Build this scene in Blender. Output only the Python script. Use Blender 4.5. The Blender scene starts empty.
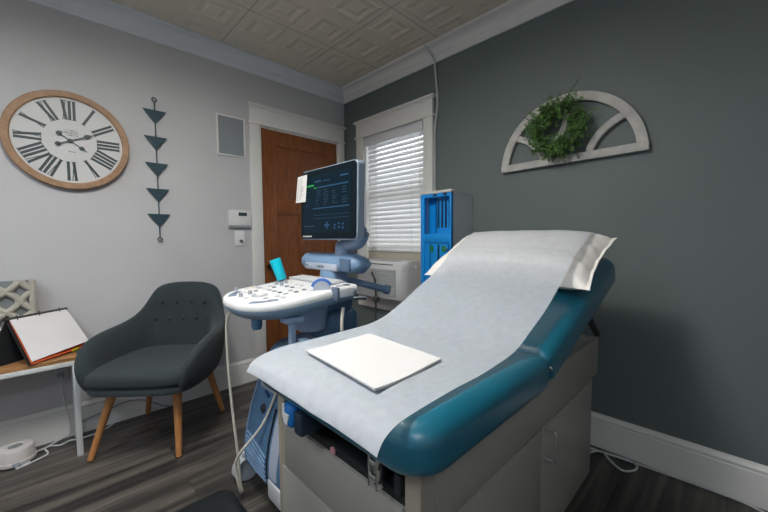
import bpy, bmesh, math, random
from mathutils import Vector, Matrix, Euler
random.seed(7)
V = Vector
scene = bpy.context.scene
COL = scene.collection
PI = math.pi

# ------------------------------------------------------------------ materials
MATS = {}
def lin(r, g, b):
    f = lambda c: (c / 255 / 12.92) if c <= 10 else ((c / 255 + 0.055) / 1.055) ** 2.4
    return (f(r), f(g), f(b), 1)

def mat(name, col, rough=0.5, metal=0.0, noise=0.0, nscale=8.0, bump=0.0, bscale=60.0, spec=0.5,
        emit=None, estr=0.0, coat=0.0, sheen=0.0, transl=None, stretch=None, alpha=1.0):
    if name in MATS:
        return MATS[name]
    m = bpy.data.materials.new(name)
    m.use_nodes = True
    nt = m.node_tree
    b = nt.nodes['Principled BSDF']
    if len(col) == 3:
        col = (*col, 1)
    b.inputs['Base Color'].default_value = col
    b.inputs['Roughness'].default_value = rough
    b.inputs['Metallic'].default_value = metal
    b.inputs['Specular IOR Level'].default_value = spec
    if coat: b.inputs['Coat Weight'].default_value = coat; b.inputs['Coat Roughness'].default_value = rough
    if sheen: b.inputs['Sheen Weight'].default_value = sheen
    if alpha < 1: b.inputs['Alpha'].default_value = alpha
    if emit:
        b.inputs['Emission Color'].default_value = (*emit, 1) if len(emit) == 3 else emit
        b.inputs['Emission Strength'].default_value = estr
    tc = nt.nodes.new('ShaderNodeTexCoord')
    mp = nt.nodes.new('ShaderNodeMapping')
    nt.links.new(tc.outputs['Object'], mp.inputs['Vector'])
    if stretch: mp.inputs['Scale'].default_value = stretch
    if noise:
        n = nt.nodes.new('ShaderNodeTexNoise')
        n.inputs['Scale'].default_value = nscale
        n.inputs['Detail'].default_value = 4
        nt.links.new(mp.outputs[0], n.inputs['Vector'])
        r = nt.nodes.new('ShaderNodeValToRGB')
        r.color_ramp.elements[0].position = 0.3
        r.color_ramp.elements[1].position = 0.7
        r.color_ramp.elements[0].color = tuple(c * (1 - noise) for c in col[:3]) + (1,)
        r.color_ramp.elements[1].color = tuple(min(1, c * (1 + noise)) for c in col[:3]) + (1,)
        nt.links.new(n.outputs['Fac'], r.inputs['Fac'])
        nt.links.new(r.outputs['Color'], b.inputs['Base Color'])
    if bump:
        n2 = nt.nodes.new('ShaderNodeTexNoise')
        n2.inputs['Scale'].default_value = bscale
        n2.inputs['Detail'].default_value = 3
        nt.links.new(mp.outputs[0], n2.inputs['Vector'])
        bp = nt.nodes.new('ShaderNodeBump')
        bp.inputs['Strength'].default_value = bump
        bp.inputs['Distance'].default_value = 0.004
        nt.links.new(n2.outputs['Fac'], bp.inputs['Height'])
        nt.links.new(bp.outputs[0], b.inputs['Normal'])
    if transl:
        t = nt.nodes.new('ShaderNodeBsdfTranslucent')
        t.inputs['Color'].default_value = (0.9, 0.9, 0.88, 1)
        mx = nt.nodes.new('ShaderNodeMixShader')
        mx.inputs[0].default_value = transl
        out = nt.nodes['Material Output']
        nt.links.new(b.outputs[0], mx.inputs[1])
        nt.links.new(t.outputs[0], mx.inputs[2])
        nt.links.new(mx.outputs[0], out.inputs['Surface'])
    MATS[name] = m
    return m

M_wallL = mat('greige_paint', (0.51, 0.51, 0.53), 0.75, noise=0.03, nscale=3, bump=0.05, bscale=220)
M_wallR = mat('charcoal_paint', (0.122, 0.150, 0.150), 0.62, noise=0.03, nscale=3, bump=0.05, bscale=220)
M_trim = mat('white_trim_paint', (0.76, 0.755, 0.735), 0.4, noise=0.02, nscale=5)
M_crown = mat('crown_paint', (0.72, 0.75, 0.79), 0.45, noise=0.02, nscale=5)
M_dark = mat('black_plastic', (0.012, 0.014, 0.016), 0.45, noise=0.1)
M_black = mat('black_void', (0.004, 0.005, 0.006), 0.8, noise=0.1)
M_chrome = mat('chrome', (0.75, 0.76, 0.77), 0.18, 1.0, noise=0.03)
M_steel = mat('brushed_steel', (0.5, 0.5, 0.5), 0.35, 1.0, noise=0.08, nscale=40)
M_whitepl = mat('white_plastic', (0.72, 0.72, 0.72), 0.35, noise=0.02)
M_offwhite = mat('offwhite_plastic', (0.62, 0.61, 0.58), 0.4, noise=0.02)
M_cable = mat('cream_cable', (0.62, 0.58, 0.50), 0.45, noise=0.05)
M_cablew = mat('white_cable', (0.55, 0.57, 0.58), 0.45, noise=0.05)
M_cableg = mat('grey_cable', (0.05, 0.055, 0.06), 0.5, noise=0.05)

def wood_mat(name, c0, c1, scale, stretch, rough=0.4, coat=0.0):
    if name in MATS: return MATS[name]
    m = bpy.data.materials.new(name); m.use_nodes = True
    nt = m.node_tree; b = nt.nodes['Principled BSDF']
    tc = nt.nodes.new('ShaderNodeTexCoord'); mp = nt.nodes.new('ShaderNodeMapping')
    mp.inputs['Scale'].default_value = stretch
    n = nt.nodes.new('ShaderNodeTexNoise'); n.inputs['Scale'].default_value = scale
    n.inputs['Detail'].default_value = 6; n.inputs['Roughness'].default_value = 0.6
    n.inputs['Distortion'].default_value = 0.6
    r = nt.nodes.new('ShaderNodeValToRGB')
    r.color_ramp.elements[0].position = 0.32; r.color_ramp.elements[0].color = (*c0, 1)
    r.color_ramp.elements[1].position = 0.68; r.color_ramp.elements[1].color = (*c1, 1)
    L = nt.links.new
    L(tc.outputs['Object'], mp.inputs[0]); L(mp.outputs[0], n.inputs['Vector'])
    L(n.outputs['Fac'], r.inputs[0]); L(r.outputs[0], b.inputs['Base Color'])
    b.inputs['Roughness'].default_value = rough
    b.inputs['Coat Weight'].default_value = coat
    MATS[name] = m
    return m

M_door = wood_mat('mahogany', (0.135, 0.042, 0.012), (0.26, 0.085, 0.024), 7, (9, 9, 0.9), 0.38)
M_oak = wood_mat('honey_oak', (0.40, 0.17, 0.055), (0.52, 0.24, 0.085), 9, (8, 8, 1.2), 0.4)
M_clockwood = wood_mat('clock_wood', (0.24, 0.135, 0.065), (0.36, 0.21, 0.125), 9, (3, 3, 3), 0.55)
M_tabletop = wood_mat('striped_tabletop', (0.20, 0.09, 0.035), (0.42, 0.22, 0.09), 10, (0.8, 12, 12), 0.4)

def floor_mat():
    m = bpy.data.materials.new('dark_plank_floor'); m.use_nodes = True
    nt = m.node_tree; b = nt.nodes['Principled BSDF']; L = nt.links.new
    tc = nt.nodes.new('ShaderNodeTexCoord')
    br = nt.nodes.new('ShaderNodeTexBrick')
    br.offset = 0.37; br.offset_frequency = 2
    br.inputs['Scale'].default_value = 1
    br.inputs['Mortar Size'].default_value = 0.0012
    br.inputs['Mortar Smooth'].default_value = 0.3
    br.inputs['Brick Width'].default_value = 1.22
    br.inputs['Row Height'].default_value = 0.18
    br.inputs['Color1'].default_value = (0.25, 0.25, 0.25, 1)
    br.inputs['Color2'].default_value = (0.75, 0.75, 0.75, 1)
    br.inputs['Mortar'].default_value = (0.5, 0.5, 0.5, 1)
    L(tc.outputs['Object'], br.inputs['Vector'])
    mp = nt.nodes.new('ShaderNodeMapping'); mp.inputs['Scale'].default_value = (0.55, 11, 1)
    # shift the grain per plank
    sep = nt.nodes.new('ShaderNodeVectorMath'); sep.operation = 'MULTIPLY'
    sep.inputs[1].default_value = (9.0, 5.0, 0)
    add = nt.nodes.new('ShaderNodeVectorMath'); add.operation = 'ADD'
    L(tc.outputs['Object'], mp.inputs[0]); L(br.outputs['Color'], sep.inputs[0])
    L(mp.outputs[0], add.inputs[0]); L(sep.outputs[0], add.inputs[1])
    n = nt.nodes.new('ShaderNodeTexNoise'); n.inputs['Scale'].default_value = 1.6
    n.inputs['Detail'].default_value = 7; n.inputs['Roughness'].default_value = 0.62; n.inputs['Distortion'].default_value = 0.5
    L(add.outputs[0], n.inputs['Vector'])
    r = nt.nodes.new('ShaderNodeValToRGB')
    e = r.color_ramp.elements
    e[0].position = 0.34; e[0].color = (0.016, 0.016, 0.016, 1)
    e[1].position = 0.72; e[1].color = (0.165, 0.142, 0.124, 1)
    k = e.new(0.5); k.color = (0.050, 0.045, 0.041, 1)
    L(n.outputs['Fac'], r.inputs[0])
    mx = nt.nodes.new('ShaderNodeMix'); mx.data_type = 'RGBA'; mx.blend_type = 'MULTIPLY'
    L(br.outputs['Fac'], mx.inputs['Factor'])
    L(r.outputs[0], mx.inputs[6]); mx.inputs[7].default_value = (0.25, 0.25, 0.25, 1)
    L(mx.outputs[2], b.inputs['Base Color'])
    b.inputs['Roughness'].default_value = 0.42
    bp = nt.nodes.new('ShaderNodeBump'); bp.inputs['Strength'].default_value = 0.15; bp.inputs['Distance'].default_value = 0.003
    L(n.outputs['Fac'], bp.inputs['Height']); L(bp.outputs[0], b.inputs['Normal'])
    return m
M_floor = floor_mat()

def ceiling_mat():
    """cream pressed tiles: nested square ridges in each tile, seams every 0.61 m"""
    m = bpy.data.materials.new('pressed_tin_tiles'); m.use_nodes = True
    nt = m.node_tree; b = nt.nodes['Principled BSDF']; L = nt.links.new
    b.inputs['Base Color'].default_value = (0.70, 0.65, 0.54, 1)
    b.inputs['Roughness'].default_value = 0.30
    tc = nt.nodes.new('ShaderNodeTexCoord'); sx = nt.nodes.new('ShaderNodeSeparateXYZ')
    L(tc.outputs['Object'], sx.inputs[0])
    def math_(op, a, c=None, cl=False):
        n = nt.nodes.new('ShaderNodeMath'); n.operation = op; n.use_clamp = cl
        for i, x in enumerate((a, c)):
            if x is None: continue
            if isinstance(x, (int, float)): n.inputs[i].default_value = x
            else: L(x, n.inputs[i])
        return n.outputs[0]
    P = 0.61
    def cell(o, off, per):
        f = math_('FRACT', math_('DIVIDE', math_('ADD', o, off + 40 * per), per))
        return math_('ABSOLUTE', math_('SUBTRACT', f, 0.5))     # 0 centre .. 0.5 seam
    ax, ay = cell(sx.outputs['X'], 1.16, P), cell(sx.outputs['Y'], 0.57, P)
    big = math_('MAXIMUM', ax, ay)
    # seams
    seam = math_('GREATER_THAN', big, 0.494)
    # four sub-panels, each with nested square ridges
    hx, hy = cell(sx.outputs['X'], 1.16, P / 2), cell(sx.outputs['Y'], 0.57, P / 2)
    sm = math_('MAXIMUM', hx, hy)
    w = math_('SINE', math_('MULTIPLY', sm, 2 * PI * 4.0))
    ridge = math_('MULTIPLY', w, math_('GREATER_THAN', sm, 0.125))
    ridge = math_('MULTIPLY', ridge, math_('LESS_THAN', sm, 0.375))
    # a diamond boss where four sub-panels meet
    dm = math_('ADD', ax, ay)
    boss = math_('LESS_THAN', dm, 0.10)
    h = math_('ADD', math_('MULTIPLY', ridge, 0.6), boss)
    h = math_('SUBTRACT', h, math_('MULTIPLY', seam, 1.2))
    bp = nt.nodes.new('ShaderNodeBump'); bp.inputs['Strength'].default_value = 1.0; bp.inputs['Distance'].default_value = 0.007
    L(h, bp.inputs['Height']); L(bp.outputs[0], b.inputs['Normal'])
    mx = nt.nodes.new('ShaderNodeMix'); mx.data_type = 'RGBA'
    L(seam, mx.inputs['Factor'])
    mx.inputs[6].default_value = (0.70, 0.65, 0.54, 1); mx.inputs[7].default_value = (0.42, 0.39, 0.32, 1)
    L(mx.outputs[2], b.inputs['Base Color'])
    return m
M_ceil = ceiling_mat()

M_teal = mat('teal_vinyl', (0.004, 0.112, 0.178), 0.33, noise=0.04, nscale=4, bump=0.03, bscale=300, spec=0.5, coat=0.6)
M_beige = mat('beige_laminate', (0.29, 0.28, 0.25), 0.45, noise=0.03, nscale=5)
M_beige2 = mat('beige_edge', (0.30, 0.265, 0.21), 0.5, noise=0.05, nscale=5)
M_paper = mat('crepe_exam_paper', (0.62, 0.65, 0.71), 0.8, noise=0.09, nscale=45, bump=0.35, bscale=150)
def see_through(m, clear, diffuse):   # thin crepe paper: the vinyl and the pillow show faintly through it
    nt = m.node_tree; b = nt.nodes['Principled BSDF']; out = nt.nodes['Material Output']; L = nt.links.new
    t = nt.nodes.new('ShaderNodeBsdfTransparent'); d = nt.nodes.new('ShaderNodeBsdfTranslucent'); d.inputs['Color'].default_value = (0.93, 0.93, 0.93, 1)
    m1 = nt.nodes.new('ShaderNodeMixShader'); m1.inputs[0].default_value = diffuse
    m2 = nt.nodes.new('ShaderNodeMixShader'); m2.inputs[0].default_value = clear
    L(b.outputs[0], m1.inputs[1]); L(d.outputs[0], m1.inputs[2]); L(m1.outputs[0], m2.inputs[1]); L(t.outputs[0], m2.inputs[2]); L(m2.outputs[0], out.inputs['Surface'])
see_through(M_paper, 0.12, 0.34)
M_pillow = mat('white_pillow_cover', (0.86, 0.83, 0.80), 0.7, noise=0.02, bump=0.1, bscale=60)
M_sheet = mat('white_drape', (0.65, 0.645, 0.655), 0.85, noise=0.015, bump=0.06, bscale=120)
M_fabric = mat('charcoal_green_tweed', (0.019, 0.029, 0.033), 0.9, noise=0.4, nscale=260, bump=0.35, bscale=420, sheen=0.08)
M_ubody = mat('ultrasound_slate_blue', (0.068, 0.155, 0.275), 0.42, noise=0.04)
M_ulight = mat('ultrasound_pale_blue', (0.40, 0.53, 0.74), 0.4, noise=0.03)
M_umid = mat('ultrasound_mid_blue', (0.155, 0.255, 0.40), 0.4, noise=0.03)
M_ugrey = mat('ultrasound_grey', (0.34, 0.38, 0.45), 0.45, noise=0.03)
M_uwhite = mat('ultrasound_white', (0.72, 0.72, 0.73), 0.35, noise=0.02)
M_ukey = mat('grey_key', (0.34, 0.36, 0.40), 0.4, noise=0.05)
M_ukeyw = mat('pale_key', (0.60, 0.60, 0.62), 0.4, noise=0.05)
M_keydark = mat('dark_key', (0.10, 0.13, 0.19), 0.4, noise=0.05)
M_blueins = mat('bright_blue_insert', (0.0, 0.27, 0.76), 0.4, noise=0.04)
M_cyan = mat('cyan_plastic', (0.0, 0.46, 0.60), 0.35, noise=0.05, nscale=12)
M_greyshell = mat('grey_enamel', (0.52, 0.56, 0.62), 0.45, noise=0.02)
M_green = mat('green_label', (0.01, 0.20, 0.06), 0.5, noise=0.05)

# ------------------------------------------------------------------ mesh helper
def catmull(pts, n=6, closed=False):
    pts = [V(p) for p in pts]
    N = len(pts); out = []
    rng = N if closed else N - 1
    for i in range(rng):
        p1, p2 = pts[i], pts[(i + 1) % N]
        p0 = pts[i - 1] if (i > 0 or closed) else p1
        p3 = pts[(i + 2) % N] if (i + 2 < N or closed) else p2
        for k in range(n):
            t = k / n
            out.append(0.5 * ((2 * p1) + (p2 - p0) * t + (2 * p0 - 5 * p1 + 4 * p2 - p3) * t * t + (3 * p1 - p0 - 3 * p2 + p3) * t ** 3))
    if not closed: out.append(pts[-1])
    return out

ROOTM = {}
class MB:
    def __init__(s): s.v = []; s.f = []
    def add(s, verts, faces):
        o = len(s.v); s.v += [V(v) for v in verts]; s.f += [tuple(i + o for i in f) for f in faces]; return s
    def frombm(s, bm, mtx=None):
        bm.verts.index_update()
        vs = [(mtx @ v.co if mtx else v.co.copy()) for v in bm.verts]
        s.add(vs, [[v.index for v in f.verts] for f in bm.faces]); bm.free(); return s
    def box(s, lo, hi, bevel=0.0, seg=2, mtx=None):
        lo, hi = V(lo), V(hi)
        a = V((min(lo.x, hi.x), min(lo.y, hi.y), min(lo.z, hi.z))); b = V((max(lo.x, hi.x), max(lo.y, hi.y), max(lo.z, hi.z)))
        bm = bmesh.new(); bmesh.ops.create_cube(bm, size=1)
        d = b - a; c = (a + b) / 2
        for v in bm.verts: v.co = V((v.co.x * d.x, v.co.y * d.y, v.co.z * d.z)) + c
        if bevel:
            bmesh.ops.bevel(bm, geom=list(bm.edges), offset=min(bevel, min(d) * 0.49), segments=seg, profile=0.5, affect='EDGES')
        return s.frombm(bm, mtx)
    def loft(s, loops, cap0=True, cap1=True, closed_v=True, closed_u=False):
        n = len(loops[0]); vs = [p for l in loops for p in l]; fs = []
        m = len(loops)
        for i in range(m if closed_u else m - 1):
            j2 = (i + 1) % m
            for j in range(n if closed_v else n - 1):
                k = (j + 1) % n
                fs.append((i * n + j, i * n + k, j2 * n + k, j2 * n + j))
        if closed_v and not closed_u:
            if cap0: fs.append(tuple(range(n))[::-1])
            if cap1: fs.append(tuple((m - 1) * n + j for j in range(n)))
        return s.add(vs, fs)
    def tube(s, pts, r, seg=8, smooth=0, closed=False, r1=None):
        pts = catmull(pts, smooth, closed) if smooth else [V(p) for p in pts]
        N = len(pts); loops = []; nrm = None
        for i, p in enumerate(pts):
            if closed: t = (pts[(i + 1) % N] - pts[i - 1])
            else: t = pts[min(i + 1, N - 1)] - pts[max(i - 1, 0)]
            if t.length < 1e-9: t = V((0, 0, 1))
            t.normalize()
            if nrm is None:
                nrm = t.orthogonal().normalized()
            else:
                nrm = (nrm - t * nrm.dot(t))
                nrm = nrm.normalized() if nrm.length > 1e-6 else t.orthogonal().normalized()
            bi = t.cross(nrm)
            rr = r if r1 is None else r + (r1 - r) * i / (N - 1)
            loops.append([p + (nrm * math.cos(2 * PI * k / seg) + bi * math.sin(2 * PI * k / seg)) * rr for k in range(seg)])
        return s.loft(loops, closed_u=closed)
    def lathe(s, prof, c=(0, 0, 0), axis='z', seg=32, mtx=None):
        c = V(c); loops = []
        for r, h in prof:
            lp = []
            for k in range(seg):
                a = 2 * PI * k / seg; x, y = r * math.cos(a), r * math.sin(a)
                p = V((x, y, h)) if axis == 'z' else (V((x, h, y)) if axis == 'y' else V((h, x, y)))
                lp.append((mtx @ p if mtx else p) + c)
            loops.append(lp)
        return s.loft(loops)
    def prism(s, poly, off):
        off = V(off); a = [V(p) for p in poly]; b = [p + off for p in a]
        return s.loft([a, b])
    def xf(s, m):
        s.v = [m @ v for v in s.v]; return s
    def build(s, name, mtl, parent=None, smooth=35, bevel=0, local=False, subsurf=0, loc=None):
        me = bpy.data.meshes.new(name)
        vs = s.v
        if parent is not None and not local:
            inv = ROOTM[parent.name].inverted(); vs = [inv @ v for v in vs]
        if loc is not None: vs = [v - V(loc) for v in vs]
        me.from_pydata([tuple(v) for v in vs], [], s.f); me.update()
        bm = bmesh.new(); bm.from_mesh(me); bmesh.ops.recalc_face_normals(bm, faces=bm.faces)
        if bevel:
            es = [e for e in bm.edges if len(e.link_faces) == 2 and e.calc_face_angle(0) > 0.5]
            bmesh.ops.bevel(bm, geom=es, offset=bevel, segments=2, profile=0.5, affect='EDGES')
        bm.to_mesh(me); bm.free()
        me.materials.append(mtl)
        o = bpy.data.objects.new(name, me); COL.objects.link(o)
        if parent is not None:
            o.parent = parent; ROOTM[o.name] = ROOTM[parent.name].copy()
        else:
            ROOTM[o.name] = Matrix.Translation(V(loc)) if loc is not None else Matrix()
        if loc is not None and parent is None: o.location = loc
        if subsurf:
            md = o.modifiers.new('s', 'SUBSURF'); md.levels = subsurf; md.render_levels = subsurf
        if smooth:
            for p in me.polygons: p.use_smooth = True
            if not subsurf: me.set_sharp_from_angle(angle=math.radians(smooth))
        return o

def thing(name, label, cat, loc, rz=0, group=None):
    o = bpy.data.objects.new(name, None); COL.objects.link(o)
    o.empty_display_size = 0.05
    o.location = loc; o.rotation_euler = (0, 0, rz)
    ROOTM[o.name] = Matrix.Translation(V(loc)) @ Matrix.Rotation(rz, 4, 'Z')
    o['label'] = label; o['category'] = cat
    if group: o['group'] = group
    return o
def tag(o, label, cat, group=None):
    o['label'] = label; o['category'] = cat
    if group: o['group'] = group
    return o
def struct(o): o['kind'] = 'structure'; return o
def plabel(o, l): o['label'] = l; return o

# ------------------------------------------------------------------ room shell
H = 2.53; XN = -4.1; YN = -4.3
DX0, DX1, DZ = -0.8516, -0.080, 2.04          # door opening
WY0, WY1, WZ0, WZ1 = -0.99, -0.295, 0.64, 2.045  # window opening
struct(MB().box((XN, YN, -0.1), (0.12, 0.12, 0)).build('floor', M_floor, smooth=0))
struct(MB().box((XN, YN, H), (0.12, 0.12, H + 0.1)).build('ceiling', M_ceil, smooth=0))
w = MB()
w.box((XN, 0, 0), (DX0, 0.12, H)); w.box((DX0, 0, DZ), (DX1, 0.12, H)); w.box((DX1, 0, 0), (0.12, 0.12, H))
struct(w.build('wall_left', M_wallL, smooth=0))
w = MB()
w.box((0, WY1, 0), (0.12, 0, H)); w.box((0, YN, 0), (0.12, WY0, H))
w.box((0, WY0, 0), (0.12, WY1, WZ0)); w.box((0, WY0, WZ1), (0.12, WY1, H))
struct(w.build('wall_right', M_wallR, smooth=0))
struct(MB().box((XN, YN - 0.1, 0), (0.12, YN, H)).build('wall_back', M_wallL, smooth=0))
struct(MB().box((XN - 0.1, YN - 0.1, 0), (XN, 0.12, H)).build('wall_near', M_wallL, smooth=0))

# baseboards: flat board with a moulded cap
BBP = [(0, 0), (0.016, 0), (0.016, 0.142), (0.0135, 0.147), (0.0135, 0.151), (0.018, 0.156), (0.0175, 0.163), (0.010, 0.171), (0.006, 0.182), (0, 0.182)]
def bb_left(x0, x1):
    return [[V((x0, -d, z)) for d, z in BBP], [V((x1, -d, z)) for d, z in BBP]]
b = MB(); b.loft(bb_left(XN, -0.942))
struct(b.build('baseboard_left', M_trim, smooth=25))
b = MB(); b.loft([[V((-d, YN, z)) for d, z in BBP], [V((-d, -0.018, z)) for d, z in BBP]])
struct(b.build('baseboard_right', M_trim, smooth=25))
# crown
CRP = [(0, 2.42), (0.009, 2.42), (0.011, 2.432), (0.016, 2.438), (0.020, 2.452)]
for k in range(7):
    a = k / 6; CRP.append((0.022 + 0.058 * (1 - math.cos(a * PI / 2)), 2.455 + 0.055 * math.sin(a * PI / 2)))
CRP += [(0.084, 2.512), (0.094, 2.516), (0.094, H), (0, H)]
b = MB(); b.loft([[V((XN, -d, z)) for d, z in CRP], [V((-d, -d, z)) for d, z in CRP]])
struct(b.build('trim_1', M_crown, smooth=25))
b = MB(); b.loft([[V((-d, YN, z)) for d, z in CRP], [V((-d, -d, z)) for d, z in CRP]])
struct(b.build('trim_2', M_trim, smooth=25))

# door with craftsman casing
def header(m, axis, a0, a1, z0, sgn=-1):
    """flat header with fillet below and cap above. axis 'x': along x on the left wall; 'y': along y on the right wall"""
    def bx(lo, hi, d, z_0, z_1, bev=0.003):
        if axis == 'x': m.box((lo, -d, z_0), (hi, 0, z_1), bev)
        else: m.box((-d, lo, z_0), (0, hi, z_1), bev)
    bx(a0 - 0.012, a1 + 0.012, 0.028, z0 - 0.008, z0 + 0.010)
    bx(a0, a1, 0.021, z0 + 0.010, z0 + 0.122)
    bx(a0 - 0.008, a1 + 0.008, 0.030, z0 + 0.122, z0 + 0.132)
    bx(a0 - 0.018, a1 + 0.018, 0.040, z0 + 0.132, z0 + 0.147)
dr = bpy.data.objects.new('door_1', None); COL.objects.link(dr); dr.location = (-0.51, 0, 0)
ROOTM['door_1'] = Matrix.Translation(V((-0.51, 0, 0))); struct(dr)
c = MB()
c.box((-0.942, -0.020, 0), (DX0, 0, DZ), 0.003); c.box((DX1, -0.020, 0), (-0.021, 0, DZ), 0.003)
header(c, 'x', -0.942, -0.022, DZ + 0.004)
c.box((DX0 - 0.002, 0, 0), (DX0 + 0.012, 0.12, DZ)); c.box((DX1 - 0.012, 0, 0), (DX1 + 0.002, 0.12, DZ)); c.box((DX0, 0, DZ - 0.012), (DX1, 0.12, DZ + 0.002))
c.build('casing', M_trim, dr)
s_ = MB()
x0, x1 = DX0 + 0.016, DX1 - 0.014; yf = 0.004; yb = 0.044
s_.box((x0, yf, 0.012), (-0.715, yb, 2.024), 0.002); s_.box((-0.232, yf, 0.012), (x1, yb, 2.024), 0.002)
for z0, z1 in ((1.905, 2.024), (1.345, 1.465), (0.012, 0.24)):
    s_.box((-0.715, yf + 0.0005, z0), (-0.232, yb, z1), 0.002)
s_.box((-0.502, yf + 0.0005, 0.24), (-0.452, yb, 1.345), 0.002)
s_.build('door_frame', M_door, dr)
s_ = MB(); s_.box((-0.722, yf + 0.014, 0.2), (-0.222, yb - 0.006, 1.95))
s_.build('door_panel', M_door, dr)
k_ = MB(); k_.lathe([(0.0, -0.052), (0.018, -0.050), (0.024, -0.038), (0.018, -0.026), (0.008, -0.022), (0.008, -0.006), (0.026, -0.005), (0.027, 0.004), (0, 0.004)], (-0.790, 0, 0.905), 'y', 20)
k_.build('door_knob', mat('aged_bronze', (0.05, 0.045, 0.04), 0.35, 0.8, noise=0.1), dr)

# window with casing, sashes, glass
wn = bpy.data.objects.new('window_1', None); COL.objects.link(wn); wn.location = (0, -0.64, WZ0)
ROOTM['window_1'] = Matrix.Translation(V((0, -0.64, WZ0))); struct(wn)
c = MB()
c.box((-0.020, WY1, WZ0), (0, WY1 + 0.098, WZ1), 0.003); c.box((-0.020, WY0 - 0.088, WZ0), (0, WY0, WZ1), 0.003)
header(c, 'y', WY0 - 0.088, WY1 + 0.098, WZ1 + 0.004)
c.box((0, WY1 - 0.010, WZ0), (0.12, WY1 + 0.002, WZ1)); c.box((0, WY0 - 0.002, WZ0), (0.12, WY0 + 0.010, WZ1)); c.box((0, WY0, WZ1 - 0.010), (0.12, WY1, WZ1 + 0.002))
c.build('window_frame', M_trim, wn)
c = MB(); c.box((-0.050, WY0 - 0.11, WZ0 - 0.024), (0.11, WY1 + 0.12, WZ0), 0.006)
c.box((-0.020, WY0 - 0.085, WZ0 - 0.13), (0, WY1 + 0.095, WZ0 - 0.024), 0.004)
c.build('window_sill', M_trim, wn)
c = MB()
for z0, z1, xx in ((1.02, 1.545, 0.066), (1.50, 2.03, 0.092)):
    c.box((xx, WY0 + 0.012, z0), (xx + 0.024, WY0 + 0.05, z1)); c.box((xx, WY1 - 0.05, z0), (xx + 0.024, WY1 - 0.012, z1))
    c.box((xx, WY0 + 0.012, z0), (xx + 0.024, WY1 - 0.012, z0 + 0.045)); c.box((xx, WY0 + 0.012, z1 - 0.045), (xx + 0.024, WY1 - 0.012, z1))
c.build('sash', M_trim, wn)
gm = bpy.data.materials.new('window_glass'); gm.use_nodes = True
gb = gm.node_tree.nodes['Principled BSDF']; gb.inputs['Transmission Weight'].default_value = 1; gb.inputs['Roughness'].default_value = 0.0; gb.inputs['IOR'].default_value = 1.45
tr = gm.node_tree.nodes.new('ShaderNodeBsdfTransparent'); fr = gm.node_tree.nodes.new('ShaderNodeFresnel'); gl = gm.node_tree.nodes.new('ShaderNodeBsdfGlossy'); gl.inputs['Roughness'].default_value = 0.02
mxs = gm.node_tree.nodes.new('ShaderNodeMixShader'); fr.inputs[0].default_value = 1.3
gm.node_tree.links.new(fr.outputs[0], mxs.inputs[0]); gm.node_tree.links.new(tr.outputs[0], mxs.inputs[1]); gm.node_tree.links.new(gl.outputs[0], mxs.inputs[2])
gm.node_tree.links.new(mxs.outputs[0], gm.node_tree.nodes['Material Output'].inputs['Surface'])
c = MB(); c.box((0.076, WY0 + 0.048, 1.06), (0.079, WY1 - 0.048, 1.51)); c.box((0.102, WY0 + 0.048, 1.54), (0.105, WY1 - 0.048, 1.99))
c.build('pane', gm, wn)
# filler board between blind and air conditioner
c = MB(); c.box((0.026, WY0 + 0.008, 0.935), (0.064, WY1 - 0.008, 1.025), 0.003)
c.box((0.03, WY0 + 0.008, WZ0), (0.06, -0.90, 0.945)); c.box((0.03, -0.40, WZ0), (0.06, WY1 - 0.011, 0.945))
c.build('filler_board', mat('filler_beige', (0.46, 0.42, 0.36), 0.6, noise=0.05), wn)

# blind
bl = thing('window_blind', 'white horizontal slat blind lowered over the bright window', 'window blind', (-0.0, -0.64, 1.03))
M_slat = mat('white_slat', (0.80, 0.80, 0.80), 0.5, noise=0.02, transl=0.22)
by0, by1 = WY0 + 0.022, WY1 - 0.022
c = MB(); c.box((-0.005, by0 - 0.004, 1.965), (0.008, by1 + 0.004, 2.033), 0.004)
c.box((0.008, by0, 1.985), (0.055, by1, 2.032), 0.003)
c.build('valance', mat('white_slat_rail', (0.70, 0.71, 0.73), 0.5, noise=0.02), bl)
c = MB(); n = 23; z = 1.955
for i in range(n):
    zc = 1.950 - i * 0.0398
    ang = math.radians(63)
    loops = []
    for y in (by0, by1):
        lp = []
        for q in range(7):
            u = -0.024 + 0.048 * q / 6; hgt = 0.0035 * (1 - (u / 0.024) ** 2)
            lp.append(V((0.030 + u * math.cos(ang) - hgt * math.sin(ang), y, zc - u * math.sin(-ang) * 1 + hgt * math.cos(ang) )))
        for q in range(6, -1, -1):
            u = -0.024 + 0.048 * q / 6; hgt = 0.0035 * (1 - (u / 0.024) ** 2) - 0.0022
            lp.append(V((0.030 + u * math.cos(ang) - hgt * math.sin(ang), y, zc - u * math.sin(-ang) * 1 + hgt * math.cos(ang))))
        loops.append(lp)
    c.loft(loops)
c.build('slat', M_slat, bl)
c = MB(); c.box((0.008, by0, 1.020), (0.054, by1, 1.038), 0.004); c.build('bottom_rail', M_slat, bl)
c = MB()
for yy in (by0 + 0.12, by1 - 0.12):
    c.tube([(0.004, yy, 1.97), (0.003, yy, 1.03)], 0.0012, 5)
c.build('ladder_cord', M_cablew, bl)
c = MB(); c.tube([(-0.010, by0 + 0.02, 1.985), (-0.012, by0 + 0.022, 1.7), (-0.012, by0 + 0.02, 1.40)], 0.002, 6)
c.lathe([(0, -0.02), (0.006, -0.018), (0.004, 0.012), (0, 0.014)], (-0.012, by0 + 0.02, 1.39), 'z', 10)
c.build('pull_cord', M_whitepl, bl)

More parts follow.
